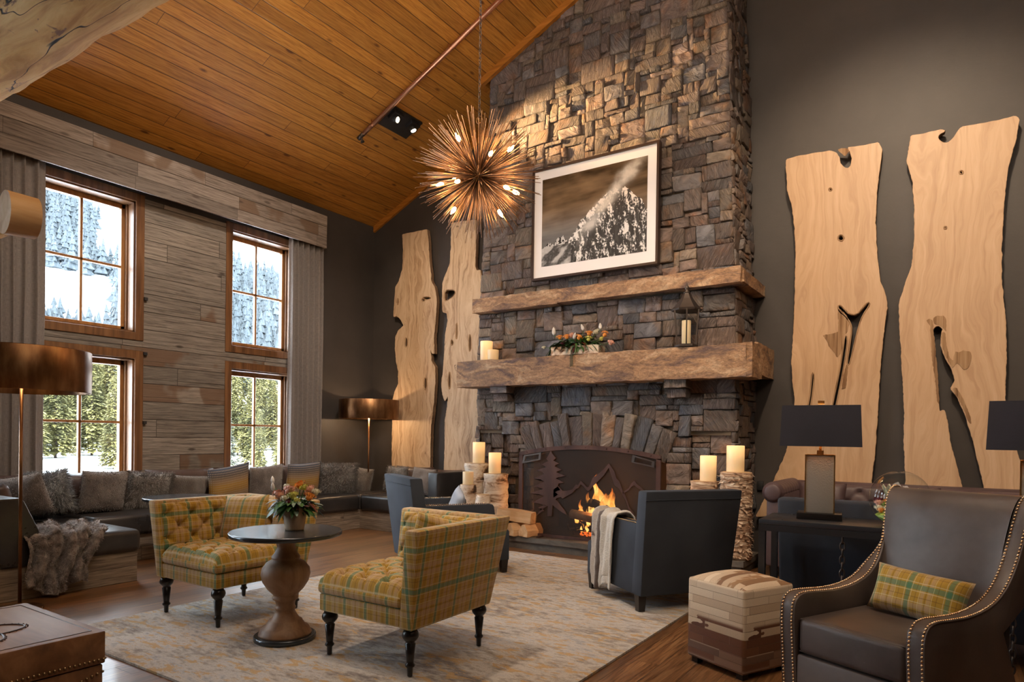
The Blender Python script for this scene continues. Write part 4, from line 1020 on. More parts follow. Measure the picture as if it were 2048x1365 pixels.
def rp(label, mat, u, v, y, w, h, th, roll=0, rz=0, tilt=-12, **k):
    pillow('throw_pillow', label, M[mat], atY(u, v, y), w, h, th, rz, math.radians(tilt), math.radians(roll), **k)
rp('dark brown fur pillow right of the shaggy corner sheepskin', 'fur_dark', 724, 962, 6.46, .38, .36, .13, 4, furmat=M['fur_dark'], furL=.014, furN=2000, seed=38)
rp('small grey-brown sheepskin pillow just behind the slate chair back', 'fur_grey', 792, 958, 6.40, .34, .32, .13, 0, furmat=M['fur_grey'], furL=.035, furN=2800, seed=39)
rp('plain taupe fur pillow against the dark sofa arm', 'fur_taupe', 846, 964, 6.36, .40, .35, .13, 4, furmat=M['fur_taupe'], furL=.008, furN=1500, seed=40)
# fur throw over the end of the near wing
def throw_fn(a, b):
    # a along the drape, b across
    L = a*1.02; yc = lerp(2.36, 2.16, min(1, a*1.15)); hw = lerp(.33, .20, min(1, a*1.15))*(1+.12*ns(a*3, b*2, 4)); y = yc+(b-.5)*2*hw
    if L < .52: x, z, nx, nz = -5.92+L, .43, 0, 1
    elif L < .60: k = (L-.52)/.08; x, z = -5.40+.012*math.sin(k*PI/2), .43-.02*k; nx, nz = .7, .7
    else: x, z = -5.388, .41-(L-.60)*.88; nx, nz = 1, 0
    w = (.030*math.sin(b*17+a*7+3*ns(a*2, b*2))+.020*math.sin(b*33-a*6))*(.6+.6*a)+.040*(1+fr(a*5, b*6, 3))*.7
    w += .006*ns(a*30, b*30)
    zz = z+nz*w + (.16*math.sin(b*8+1)+.05*ns(b*9) if L > .6 else 0)*max(0, a-.6)
    return Vector((x+nx*w+.004, y+.02*ns(a*4, b*3, 8), max(.03, zz)))
mb = MB(); mb.grid(throw_fn, 70, 60)
o = mb.build('fur_throw', M['fur_throw'], smooth=True, solid=.012); tag(o, 'frosted brown fur throw draped over the end of the leather sectional', 'throw blanket')
R = random.Random(3); fm = MB(); vs = []; fs = []
for k in range(9000):
    a, b = R.random(), R.random(); p = throw_fn(a, b); n = (throw_fn(min(1, a+.01), b)-p).cross(throw_fn(a, min(1, b+.01))-p)
    if n.length < 1e-9: continue
    n.normalize(); n = n if (n.x+n.z) > 0 else -n
    d = (n+Vector((R.uniform(-.6, .6), R.uniform(-.6, .6), R.uniform(-.8, .3)))).normalized(); s = d.cross(Vector((R.random(), R.random(), .3))).normalized()*.0022; p = p+n*.005
    b0 = len(vs); vs += [p-s, p+s, p+d*R.uniform(.010, .022)]; fs.append((b0, b0+1, b0+2))
fm.add(vs, fs, smooth=True); fm.build('fur', M['fur_throw'], o, kind='stuff')

# ------------------------------------------------------------------ curtains
def curtain_mb(y0, y1, zb, zt, folds, amp, seed):
    mb = MB()
    def f(a, b):
        z = lerp(zb, zt, b); w = a*folds*2*PI+.5*math.sin(a*9+seed); pin = lerp(1.0, .75, b)
        return Vector((-7.03+amp*pin*math.sin(w)+.012*fr(a*8+seed, b*1.2)+.3*amp*math.sin(w*2.1+seed), lerp(y0, y1, a)+.01*math.sin(w*1.0+1)+.012*fr(a*3, b*2+seed), z))
    return mb.grid(f, folds*14, 24, uvf=lambda a, b: (a*(y1-y0)*1.9, lerp(zb, zt, b)))
tag(curtain_mb(2.02, 2.70, .03, 3.75, 7, .036, 1).build('curtain', M['curtain'], solid=.004), 'taupe linen curtain at left of the left windows', 'curtain')
tag(curtain_mb(5.40, 5.93, .03, 3.75, 6, .036, 4).build('curtain', M['curtain'], solid=.004), 'taupe linen curtain at right of the right windows', 'curtain')

# ------------------------------------------------------------------ slate velvet armchairs
def make_club():
    t = thing('armchair', 'slate velvet armchair with fur throw on its arm, back to camera', 'armchair', (0, 0, 0))
    W2 = .36
    prof = [(-.40, .11), (-.42, .60), (.20, .605), (.235, .60), (.25, .58), (.262, .50), (.29, .43), (.33, .39), (.385, .375), (.40, .36), (.40, .11)]
    for s in (-1, 1):
        m = MB(); m.prism(prof, s*W2, s*(W2-.085), 'yz'); m.build('armrest', M['slate_velvet'], t, bevel=.010)
        for off in (.008, .077):
            m = MB()
            for k in range(34): m.ball((s*(W2-off), lerp(-.36, .20, k/33), .606), .0045, 6, 4)
            m.build('nailhead_trim', M['nail'], t)
    m = MB(); hexa(m, [(-W2, -.42, .11), (W2, -.42, .11), (W2, -.29, .11), (-W2, -.29, .11), (-W2-.025, -.52, .835), (W2+.025, -.52, .835), (W2+.025, -.41, .835), (-W2-.025, -.41, .835)])
    m.build('backrest', M['slate_velvet'], t, bevel=.013)
    m = MB(); m.tube([(-W2-.022, -.512, .775), (W2+.022, -.512, .775)], .003, 6); m.build('seam_piping', M['slate_velvet'], t)
    m = MB(); m.bb(-W2+.08, W2-.08, -.32, .385, .13, .30); m.build('seat_base', M['slate_velvet'], t, bevel=.012)
    m = MB(); m.bb(-W2+.088, W2-.088, -.34, .37, .30, .43); m.build('seat_cushion', M['slate_velvet'], t, bevel=.035, seg=3)
    for sx in (-1, 1):
        for sy in (-1, 1):
            m = MB(); m.box((sx*(W2-.035), sy*.36, .058), (.062, .062, .115), taper=.75); m.build('leg', M['black_wood'], t)
    return t
b1 = make_club(); b1.location = (-1.868, 4.75, .014); b1.rotation_euler = (0, 0, math.radians(53.2))
b2 = copy_tree(b1); b2.location = (-3.722, 4.63, .014); b2.rotation_euler = (0, 0, math.radians(-30))
tag(b2, 'slate velvet armchair seen side-on behind the nearer tartan chair', 'armchair')
# fur throw on right armchair's arm
def th2(a, b):
    L = a*.98; y = lerp(-.13, .25, b)*lerp(1, .80, a)+.07*a
    if L < .14: x, z, nx, nz = -.20, .50+L*.85, .0, .0; x = -.255+.0; nx, nz = 1, 0
    elif L < .33: k = (L-.14)/.19; x, z = lerp(-.262, -.372, k), .622+.012*math.sin(k*PI); nx, nz = 0, 1
    else: x, z = -.378, .615-(L-.33)*.83; nx, nz = -1, 0
    w = .010*math.sin(b*14+a*3)+.008*math.sin(b*29)+.010*(1+fr(a*5, b*5))
    return Vector((x+nx*w, y+.012*ns(a*4, b*3), max(.04, z+nz*w+(.03*math.sin(b*7) if a > .9 else 0))))
mb = MB(); mb.grid(th2, 60, 40, uvf=lambda a, b: (.28-b*.28, a))
o = mb.build('fur_throw', M['hide_throw'], smooth=True, solid=.012); o.location = b1.location; o.rotation_euler = b1.rotation_euler
tag(o, 'white and brown striped fur throw over arm of slate chair', 'throw blanket')
pillow('throw_pillow', 'pale blue-grey pillow inside the side-on slate chair', mat_fabric('pale_blue_linen', (.26, .30, .38), (.45, .50, .60), .3, 400), (-3.66, 4.60, .56), .36, .34, .11, math.radians(-42), math.radians(-16), math.radians(12))

# ================================================================== LIVE-EDGE SLABS ON THE WALL
SY = 6.93
def zz4(pts): return [(lambda p: (p.x, p.z))(atY(1480+x*.5569, 220+y*.5569, SY)) for x, y in pts]
def zz5(pts): return [(lambda p: (p.x, p.z))(atY(680+x*.4103, 440+y*.4103, SY)) for x, y in pts]
def ell(cx, cy, rx, ry, n=14, j=.15): return [(cx+rx*math.cos(2*PI*k/n)*(1+random.uniform(-j, j)), cy+ry*math.sin(2*PI*k/n)*(1+random.uniform(-j, j))) for k in range(n)]
XZ = Matrix(((1, 0, 0, 0), (0, 0, 1, 0), (0, 1, 0, 0), (0, 0, 0, 1)))
def offset(pl, d):
    n = len(pl); A_ = sum(pl[i][0]*pl[(i+1) % n][1]-pl[(i+1) % n][0]*pl[i][1] for i in range(n)); sg = 1 if A_ > 0 else -1; out = []
    for i in range(n):
        a, b, c = pl[i-1], pl[i], pl[(i+1) % n]; tx, tz = c[0]-a[0], c[1]-a[1]; l = math.hypot(tx, tz) or 1
        k = d*(.6+.7*abs(ns(b[0]*30, b[1]*30, 4)))
        out.append((b[0]+sg*tz/l*k, b[1]-sg*tx/l*k))
    return out
def liveslab(label, outline, holes, conv, mat, pockets=()):
    t = Matrix.Translation((0, SY, 0)) @ XZ
    ol = smoothpoly(conv(outline), 1, .03)
    ol = [(x+.006*ns(x*16, z*16, 3)+.004*ns(x*50, z*50, 3), z+.004*ns(x*16, z*16, 7)) for x, z in ol]
    mb = flatshape('slab', ol, [smoothpoly(conv(h), 1) for h in holes], .055, M[mat], t, bevel=.004)
    o = mb.build('live_edge_slab', [M[mat], M['bark']])
    for p in o.data.polygons:
        if abs(p.normal.y) < .35: p.material_index = 1
    for h in holes:
        hh = smoothpoly(conv(h), 1); flatshape('rim', offset(hh, .011), [hh], .004, None, Matrix.Translation((0, SY-.0335, 0)) @ XZ).build('bark_rim', M['pocket'], o)
    for h in pockets:
        pl = smoothpoly(conv(h), 1, .03); pl = [(x+.006*ns(x*60, z*60, 1), z+.008*ns(x*60, z*60, 2)) for x, z in pl]
        flatshape('pocket', pl, [], .004, None, Matrix.Translation((0, SY-.0335, 0)) @ XZ).build('bark_pocket', M['pocket'], o)
    return tag(o, label, 'wood slab', None)
liveslab('tall live-edge slab behind left table lamp, open knot near its top', [(168, 182), (200, 173), (240, 165), (325, 150), (345, 158), (358, 175), (362, 198), (374, 213), (390, 214), (402, 200), (405, 180), (398, 158), (388, 140), (440, 133), (498, 121), (512, 150), (503, 200), (492, 300), (487, 400), (492, 520), (505, 620), (524, 668), (528, 710), (517, 800), (506, 900), (499, 1000), (495, 1100), (486, 1220), (473, 1335), (460, 1460), (60, 1460), (120, 1340), (165, 1240), (190, 1150), (200, 1050), (192, 980), (188, 900), (195, 800), (200, 650), (203, 500), (196, 400), (187, 340), (172, 290)],
         [ell(363, 463, 10, 10), [(353, 708), (362, 704), (378, 722), (392, 736), (420, 740), (445, 712), (462, 693), (468, 700), (442, 738), (428, 775), (413, 835), (401, 890), (392, 922), (386, 908), (396, 850), (404, 790), (398, 765), (380, 742), (360, 726)],
          [(378, 812), (387, 818), (383, 870), (373, 930), (361, 990), (349, 1050), (338, 1100), (326, 1180), (316, 1180), (328, 1100), (338, 1040), (350, 985), (362, 925), (371, 868)],
          [(262, 942), (269, 955), (264, 1000), (258, 1050), (248, 1085), (243, 1080), (252, 1040), (257, 990)], ell(327, 290, 4, 4)], zz4, 'slab', [[(356, 716), (366, 722), (388, 745), (394, 770), (388, 800), (376, 810), (362, 880), (350, 892), (338, 868), (322, 855), (316, 832), (298, 812), (330, 806), (352, 802), (356, 770), (353, 740)], [(384, 915), (390, 925), (384, 990), (378, 1002), (366, 1006), (372, 960)], [(352, 150), (358, 144), (382, 142), (398, 150), (388, 160), (378, 172), (366, 160)]])
liveslab('widest live-edge slab at far right with long split up its middle', [(615, 97), (660, 90), (724, 75), (738, 80), (714, 94), (710, 108), (725, 122), (745, 124), (765, 108), (780, 85), (797, 66), (850, 57), (930, 42), (985, 27), (1001, 36), (998, 60), (990, 110), (975, 160), (962, 215), (950, 300), (943, 400), (938, 500), (938, 600), (944, 680), (952, 760), (955, 850), (953, 950), (950, 1035), (960, 1150), (985, 1205), (1003, 1260), (1016, 1350), (1030, 1460), (905, 1460), (880, 1365), (862, 1290), (848, 1230), (833, 1175), (812, 1105), (786, 1042), (758, 1003), (764, 990), (773, 975), (760, 930), (736, 890), (722, 850), (726, 800), (728, 788), (715, 776), (700, 780), (692, 795), (700, 860), (707, 920), (711, 1000), (716, 1085), (733, 1078), (744, 1120), (752, 1185), (776, 1275), (795, 1345), (812, 1460), (595, 1460), (596, 1310), (590, 1200), (592, 1100), (588, 1000), (580, 880), (575, 780), (572, 700), (590, 640), (618, 560), (628, 460), (627, 350), (621, 260), (600, 188)],
         [ell(795, 229, 6, 5), ell(737, 428, 3, 3)], zz4, 'slab', [[(668, 760), (680, 752), (694, 758), (694, 790), (702, 860), (709, 920), (713, 1000), (716, 1060), (708, 1050), (700, 960), (690, 900), (686, 820), (682, 775)], [(692, 752), (705, 742), (735, 742), (742, 760), (740, 800), (728, 785), (715, 772), (700, 774)], [(723, 802), (736, 800), (742, 850), (752, 890), (764, 905), (772, 868), (790, 872), (805, 866), (830, 868), (832, 890), (820, 930), (800, 936), (790, 915), (775, 910), (764, 930), (745, 900), (724, 852)], [(762, 1002), (778, 998), (800, 1035), (826, 1100), (832, 1130), (822, 1125), (800, 1070), (782, 1034)]])
liveslab('knotty pale slab nearest the corner, beside bronze corner lamp', [(311, 74), (370, 62), (430, 50), (437, 100), (441, 200), (450, 270), (449, 298), (470, 338), (478, 400), (471, 500), (464, 580), (466, 655), (455, 652), (447, 625), (452, 690), (470, 720), (471, 780), (463, 900), (450, 1000), (447, 1100), (445, 1210), (444, 1340), (262, 1340), (260, 1180), (262, 1000), (263, 880), (272, 845), (292, 800), (291, 740), (281, 690), (275, 620), (278, 570), (292, 540), (318, 517), (308, 498), (296, 480), (282, 470), (268, 476), (270, 430), (277, 330), (295, 300), (312, 240), (315, 150)],
         [ell(430, 384, 17, 6), ell(414, 392, 7, 6), ell(330, 600, 6, 24), ell(423, 800, 6, 30), ell(290, 400, 3, 14)], zz5, 'slab_pale')
liveslab('pale slab partly behind stone ledges, dark eye-like hole near top', [(550, 18), (610, 10), (670, 3), (668, 120), (664, 230), (672, 250), (690, 246), (700, 300), (720, 500), (724, 900), (716, 1340), (508, 1340), (513, 1230), (518, 1100), (518, 980), (526, 930), (532, 880), (534, 858), (518, 885), (506, 850), (500, 800), (510, 740), (515, 650), (520, 560), (533, 490), (527, 458), (508, 452), (505, 400), (506, 310), (525, 260), (542, 220), (548, 130)],
         [[(518, 345), (558, 343), (570, 355), (560, 372), (545, 385), (530, 395), (516, 398)], ell(640, 602, 5, 38), ell(541, 785, 5, 38), ell(576, 545, 3, 40), ell(553, 600, 5, 12)], zz5, 'slab_pale')

# ------------------------------------------------------------------ framed photograph
px0, px1, pz0, pz1 = -3.897, -2.438, 2.915, 4.125
t = thing('framed_photograph', 'framed mountain photograph with wide white mat, hung on the chimney', 'picture', (0, 6.21, 0))
fw = .024
for a in ((px0, px1, pz1-fw, pz1), (px0, px1, pz0, pz0+fw), (px0, px0+fw, pz0, pz1), (px1-fw, px1, pz0, pz1)):
    pass
mb = MB(); mb.bb(px0, px1, -.035, .03, pz1-fw, pz1); mb.bb(px0, px1, -.035, .03, pz0, pz0+fw); mb.bb(px0, px0+fw, -.035, .03, pz0+fw, pz1-fw); mb.bb(px1-fw, px1, -.035, .03, pz0+fw, pz1-fw)
mb.build('picture_frame', simple('dark_walnut_frame', (.045, .025, .018), .35), t)
MB().bb(px0+fw-.002, px1-fw+.002, -.018, .02, pz0+fw-.002, pz1-fw+.002).build('mat_board', M['white_mat'], t)
qx0, qx1, qz0, qz1 = px0+.122, px1-.122, pz0+.142, pz1-.122
def sm(x, a, b): t_ = max(0, min(1, (x-a)/(b-a))); return t_*t_*(3-2*t_)
def profile(s):
    pts = [(0, .20), (.07, .26), (.13, .24), (.17, .30), (.22, .31), (.27, .24), (.33, .34), (.40, .46), (.46, .52), (.52, .58), (.60, .66), (.66, .72), (.70, .74), (.76, .70), (.80, .73), (.86, .66), (.90, .60), (.95, .56), (1, .44)]
    for (a, b), (c, d) in zip(pts[:-1], pts[1:]):
        if a <= s <= c: return lerp(b, d, (s-a)/(c-a))
    return .44
def printcol(s, v):
    sky = lerp(.16, .045, sm(v, .2, 1)) + .10*max(0, fr(s*2.2, v*3.0, 2))*sm(v, .15, .5) + .06*fr(s*2-v*3, v*9, 5)
    tint = sm(v, .25, .75); col = Vector((sky*(1+.55*tint), sky*(1-.0*tint), sky*(1-.45*tint)))  # spotlight's warm reflection painted into the print, browner towards the top
    h = profile(s)+.022*fr(s*22, 1, 1)+.01*fr(s*70, 2, 1)
    if v < h:
        left = s < .23
        k = fr(s*26+v*4, v*9, 4, 5)*.7+fr(s*70, v*42, 6, 3)*.5+.25*ns(s*9, v*3, 9)
        th = .10-.25*sm(v-h, -.12, 0) if not left else .0
        if left: val = .55 if (v > .20 and fr(s*40, v*22, 3) > -.1) else (.7 if k > .22 else .03)
        else: val = .80 if k > th+.20 else (.30 if k > th+.02 else .045+.05*abs(fr(s*60, v*7, 7)))
        if s < .30 and v < .22: val = lerp(.45, .06, sm(fr(s*7-v*4, v*5, 3), -.25, .2))+.12*abs(fr(s*30, v*30, 8))
        w = 1+.12*sm(v, .35, .7); col = Vector((val*w, val, val/w))  # same painted spot warmth on the upper slopes
    # wind-blown snow plume along the left ridge
    dx = v-(.14+(s-.30)*1.30); wob = .05*fr(s*6, v*6, 11, 5)
    pl = math.exp(-((dx+wob-.03)/.085)**2)*sm(s, .32, .5)*(1-.6*sm(v, .85, 1.05))
    pl = min(1, pl*(1.0+.7*fr(s*9, v*9, 13, 5)))
    pl = max(0, pl); c2 = Vector((.72, .66, .58)) if v > .5 else Vector((.66, .64, .62))
    return col*(1-pl*.85)+c2*(pl*.85)
NXp, NZp = 230, 180; mb = MB()
vs = [(lerp(qx0, qx1, i/NXp), -.0195, lerp(qz0, qz1, j/NZp)) for j in range(NZp+1) for i in range(NXp+1)]
for j in range(NZp):
    for i in range(NXp):
        c = printcol((i+.5)/NXp, (j+.5)/NZp); b = len(mb.v)
        mb.add([vs[j*(NXp+1)+i], vs[j*(NXp+1)+i+1], vs[(j+1)*(NXp+1)+i+1], vs[(j+1)*(NXp+1)+i]], [(0, 1, 2, 3)], color=(max(0, c.x), max(0, c.y), max(0, c.z), 1))
mb.build('print', M['print'], t)

# ------------------------------------------------------------------ fire screen
t = thing('fire_screen', 'rusted arched fire screen with pine tree and mountain silhouettes', 'fire screen', (0, 6.085, 0))
sx0, sx1 = -3.955, -2.335; cxs = (sx0+sx1)/2
def arcz(x): return 1.035+.085*(1-((x-cxs)/((sx1-sx0)/2))**2)
def strip(xs, f0, f1, y0, y1):
    mb = MB()
    for a, b in zip(xs[:-1], xs[1:]): mb.prism([(a, f0(a)), (b, f0(b)), (b, f1(b)), (a, f1(a))], y0, y1)
    return mb
xs = [lerp(sx0, sx1, i/32) for i in range(33)]
mb = strip(xs, lambda x: arcz(x)-.042, arcz, -.012, .012)
mb.bb(sx0, sx0+.045, -.012, .012, .135, arcz(sx0)-.03); mb.bb(sx1-.045, sx1, -.012, .012, .135, arcz(sx1)-.03); mb.bb(sx0+.04, sx1-.04, -.010, .010, .135, .165)
for k in range(7): mb.ball((lerp(sx0+.1, sx1-.1, k/6), -.014, arcz(lerp(sx0+.1, sx1-.1, k/6))-.021), .007, 6, 4)
mb.build('screen_frame', M['rust'], t)
mb = strip([lerp(sx0+.03, sx1-.03, i/24) for i in range(25)], lambda x: .15, lambda x: arcz(x)-.03, .002, .003); mb.build('mesh_panel', M['mesh'], t)
def zs(pts): return [(lambda p: (p.x, p.z))(atY(1000+x*.2783, 860+y*.2783, 6.075)) for x, y in pts]
R = random.Random(21)
right, left = [], []
for y, w in ((165, 12), (200, 38), (215, 20), (240, 60), (262, 30), (285, 95), (305, 40), (330, 105), (350, 40), (375, 90), (400, 50), (430, 85), (448, 35), (480, 70), (500, 40)):
    right.append((365+w*R.uniform(.8, 1.05), y+R.uniform(0, 8)))
    if w > 50: right.append((365+w*.55, y+13)); right.append((365+w*.62, y+6))
for y, w in ((170, 12), (205, 30), (222, 16), (250, 70), (268, 30), (290, 100), (312, 40), (345, 120), (368, 45), (405, 135), (425, 50), (450, 145), (470, 60), (520, 135), (535, 60), (560, 100), (575, 45)):
    left.append((362-w*R.uniform(.85, 1.05), y+R.uniform(0, 8)))
    if w > 50: left.append((362-w*.5, y+14)); left.append((362-w*.66, y+5))
right += [(410, 510), (470, 590), (480, 612), (440, 590), (400, 560), (378, 540), (372, 622), (340, 622), (345, 545)]
left = [q for q in left]+[(300, 590), (262, 618), (285, 585)]
tree = [(366, 150)]+right+list(reversed(left))
tm = Matrix.Translation((0, -.010, 0)) @ XZ
flatshape('tree', zs(tree), [], .006, None, tm).build('pine_silhouette', M['rust'], t)
def band(top, wds):
    up = [(x, y) for x, y in top]; dn = [(x, y+w) for (x, y), w in zip(top, wds)]
    return up+list(reversed(dn))
m1 = [(385, 430), (420, 405), (450, 440), (475, 440), (520, 430), (545, 395), (560, 400), (580, 368), (600, 385), (625, 415), (640, 410), (668, 345), (700, 325), (745, 285), (782, 243), (805, 275), (822, 300), (835, 348), (858, 372), (880, 430), (905, 480), (930, 560), (960, 600)]
w1 = [60, 60, 55, 40, 25, 30, 22, 24, 22, 22, 30, 60, 50, 45, 30, 70, 100, 60, 55, 40, 35, 30, 20]
flatshape('m', zs(band(m1, w1)), [], .006, None, tm).build('mountain_silhouette', M['rust'], t)
m2 = [(880, 450), (925, 420), (945, 385), (965, 365), (985, 392), (1010, 410), (1040, 445), (1080, 470), (1130, 520)]
flatshape('m', zs(band(m2, [14, 16, 26, 34, 24, 22, 18, 16, 14])), [], .006, None, tm).build('mountain_silhouette', M['rust'], t)
for pts, lab in (([(180, 185), (305, 163), (300, 215), (168, 242)], 0), ([(960, 182), (1120, 230), (1115, 272), (952, 234)], 1)):
    q = zs(pts); c = (sum(a for a, b in q)/4, sum(b for a, b in q)/4); inn = [(lerp(c[0], a, .76), lerp(c[1], b, .66)) for a, b in q]
    flatshape('h', q, [inn], .014, None, Matrix.Translation((0, -.03, 0)) @ XZ).build('handle', M['iron'], t)
for x in (sx0+.3, sx1-.3):
    MB().bb(x-.012, x+.012, -.10, .05, .132, .148).build('foot', M['rust'], t)

# ------------------------------------------------------------------ burning fire
def firelog(c, L, r, rot, mat, name='burning_log', label='', group=None):
    mb = MB(); R = random.Random(int(c[0]*1000)); ph = R.random()*9
    mb.lathe([(r*.7, -L/2), (r, -L/2+.01), (r*1.05, 0), (r*.95, L/2-.01), (r*.65, L/2)], 12, fn=lambda a, z: 1+.16*ns(a*1.3+ph, z*7, 2))
    o = mb.build(name, mat, loc=c, rot=rot); return tag(o, label, 'log', group)
FX, FY = atY(1197, 1000, 6.52).x, 6.52
firelog((FX-.02, FY-.10, .33), .52, .05, (PI/2+.15, 0, PI/2+.12), M['split_wood'], label='pale split log in front of flames in the firebox')
firelog((FX-.18, FY+.05, .40), .42, .05, (PI/2-.5, 0, .9), M['char'], label='charred log leaning left in the flames')
firelog((FX+.12, FY+.06, .40), .46, .05, (PI/2-.45, 0, -1.0), M['char'], label='charred log leaning right in the flames')
firelog((FX, FY+.16, .24), .62, .055, (PI/2, 0, PI/2), M['char'], label='charred back log lying behind the flames')
t = thing('fire_grate', 'black iron grate under the burning logs', 'grate', (FX, FY, .135))
for k in range(7):
    x = -.27+.09*k; m = MB(); m.tube([(x, -.20, .13), (x, -.17, .06), (x, .17, .06), (x, .22, .12)], .008, 6); m.build('grate_bar', M['iron'], t)
m = MB(); m.tube([(-.3, -.1, .052), (.3, -.1, .052)], .009, 6); m.build('cross_bar', M['iron'], t)
m = MB(); m.tube([(-.3, .12, .052), (.3, .12, .052)], .009, 6); m.build('cross_bar', M['iron'], t)
for x in (-.25, .25):
    for y in (-.1, .12): m = MB(); m.tube([(x, y, .0), (x, y, .05)], .009, 6); m.build('leg', M['iron'], t)
g = G('flame', 1.0); tr = g.n('ShaderNodeBsdfTransparent'); em = g.n('ShaderNodeEmission')
sz = g.sep(g.n('ShaderNodeTexCoord').outputs['Generated'])[2]
lw = g.n('ShaderNodeLayerWeight', {'Blend': .35}).outputs['Facing']
nz = g.noise(g.sc(g.ob(), (14, 14, 5)), 1.5, 3)
g.t.links.new(g.ramp(sz, [(.0, (1.0, .30, .04)), (.25, (1.0, .52, .14)), (.6, (1.0, .36, .06)), (1, (1.0, .14, .01))]), em.inputs[0])
g.t.links.new(g.ma('MULTIPLY', g.ma('MULTIPLY_ADD', sz, -3.2, 5.2), g.ma('ADD', nz, .35)), em.inputs[1])
al = g.ma('MULTIPLY', g.ma('SUBTRACT', 1.0, g.sstep(lw, .25, .95)), g.sstep(g.ma('ADD', nz, g.ma('MULTIPLY', sz, -.35)), .12, .45))
mx = g.n('ShaderNodeMixShader', {0: al, 1: tr.outputs[0], 2: em.outputs[0]}); g.t.links.new(mx.outputs[0], g.t.nodes['Material Output'].inputs[0]); M['flame'] = g.m
def tongue(x, y, z, H, r, lean, ph):
    mb = MB(); n = 12; pts = []
    for i in range(n+1):
        f = i/n; pts.append(Vector((x+lean*f*f+.03*math.sin(f*7+ph)*f, y+.02*math.sin(f*5+ph*2)*f, z+H*f)))
    mb.tube(pts, r, 10, rf=lambda f: max(.02, (math.sin(PI*min(1, f*.80+.2))**.8)*(1-f*.55)+.0))
    return mb
t = thing('flames', 'orange flames rising from logs behind fire screen', 'fire', (0, 0, 0))
for (dx, dy, z, H, r, ln, ph) in ((-.19, .0, .28, .24, .035, -.03, 0), (-.10, -.02, .30, .20, .04, .05, 1), (-.02, .02, .30, .42, .065, -.06, 2), (.05, -.02, .32, .34, .06, .05, 3), (.12, .02, .30, .26, .05, .06, 4.4), (.19, .0, .28, .22, .04, -.02, 5), (.02, .06, .40, .34, .05, -.10, 6), (-.05, .04, .56, .26, .03, -.02, 7), (.10, .06, .36, .30, .05, .0, 8), (-.14, .05, .22, .16, .03, .04, 9), (-.24, -.04, .26, .20, .030, .03, 2.2), (-.06, -.05, .34, .30, .045, -.05, 6.6), (.03, -.06, .30, .24, .045, .04, 8.8), (.16, .05, .34, .30, .045, -.05, 1.9), (-.15, -.08, .17, .12, .025, -.02, 3.3), (-.08, -.1, .18, .10, .02, .02, 1.3)):
    tongue(FX+dx, FY+dy, z, H, r, ln, ph).build('flame', M['flame'], t)
light('fire_glow', 'POINT', (FX, FY-.02, .50), 42, (1.0, .40, .12), .10)
mb = MB(); R = random.Random(5)
for k in range(220): mb.ball((FX+R.uniform(-.17, .17), FY+R.uniform(-.15, .2), .138+R.uniform(0, .03)), R.uniform(.004, .011), 5, 4)
tag(mb.build('embers', emis('glowing_embers', (1.0, .16, .02), 2.2, (.02, .01, .01))), 'bed of glowing embers under the fire grate', 'embers', kind='stuff')

# ------------------------------------------------------------------ birch stumps, candles, firewood
def stump(name, label, c, r, h, mat='birch', shag=0, group=None):
    sd = random.random()*50
    t = thing(name, label, 'log', c, 0, group)
    mb = MB(); n = max(8, int(h/.035)); pr = [(r*(1+.04*math.sin(i*1.9+sd)), h*i/n) for i in range(n+1)]
    mb.lathe(pr, 40, fn=lambda a, z: 1+.07*ns(math.cos(a)*1.4+sd, math.sin(a)*1.4, z*3)+.02*ns(math.cos(a)*6+sd, math.sin(a)*6, z*22), cap=True).build('bark', M[mat], t)
    MB().lathe([(r*.86, 0), (r*.87, .004)], 32, fn=lambda a, z: 1+.06*ns(math.cos(a)*1.4+sd, math.sin(a)*1.4, h*3)).build('cut_face', M['log_end'], t, loc=(0, 0, h))
    if shag:
        R = random.Random(int(sd*10)); mb = MB()
        for k in range(shag):
            a = R.random()*2*PI; z = R.uniform(.02, h); d = Vector((math.cos(a), math.sin(a), 0)); s = Vector((-math.sin(a), math.cos(a), 0)); w = R.uniform(.004, .022); L = R.uniform(.01, .045)
            p = d*r*.99+Vector((0, 0, z)); q = p+d*L*.6+s*L*R.uniform(-1, 1)+Vector((0, 0, -L*R.uniform(-.3, .9)))
            mb.add([p-s*w, p+s*w, q+s*w*.4, q-s*w*.4], [(0, 1, 2, 3)], smooth=True)
        mb.build('peeling_bark', M[mat], t, kind='stuff')
    return t
def candle(label, c, r, h, lit=True, group=None, dip=True):
    t = thing('pillar_candle', label, 'candle', c, 0, group)
    pr = [(r*.98, 0), (r, .004), (r, h-.006), (r*.97, h), (r*.88, h+.001), (r*.80, h-.008), (.004, h-.012)]
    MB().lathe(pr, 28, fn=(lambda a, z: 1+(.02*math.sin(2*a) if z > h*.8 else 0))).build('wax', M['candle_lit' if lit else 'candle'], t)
    m = MB(); m.tube([(0, 0, h-.014), (.001, 0, h+.004), (.004, 0, h+.008)], .0014, 5); m.build('wick', M['black_matte'], t)
HZ = .131
def onh(u, y): return atY(u, 900, y).x
sg = None
A = (onh(957, 6.16), 6.16); B = (onh(992.5, 6.13), 6.13); C = (onh(937, 5.98), 5.98)
A = (-4.63, 6.20); B = (-4.295, 6.12); Cc = (-4.655, 5.99-.0)
B = (onh(993, 6.10), 6.10); A = (onh(954, 6.13), 6.13); D = (onh(967.5, 5.71), 5.71); Cc = (onh(937.5, 5.845), 5.845)
stump('birch_stump', 'tall birch stump at back left of hearth, carrying the highest candle', (A[0], A[1], HZ), .140, atY(955, 927, A[1]).z-HZ)
stump('birch_stump', 'birch stump nearest the fire screen on the left, with dark scar', (B[0], B[1], HZ), .135, atY(993, 948, B[1]).z-HZ)
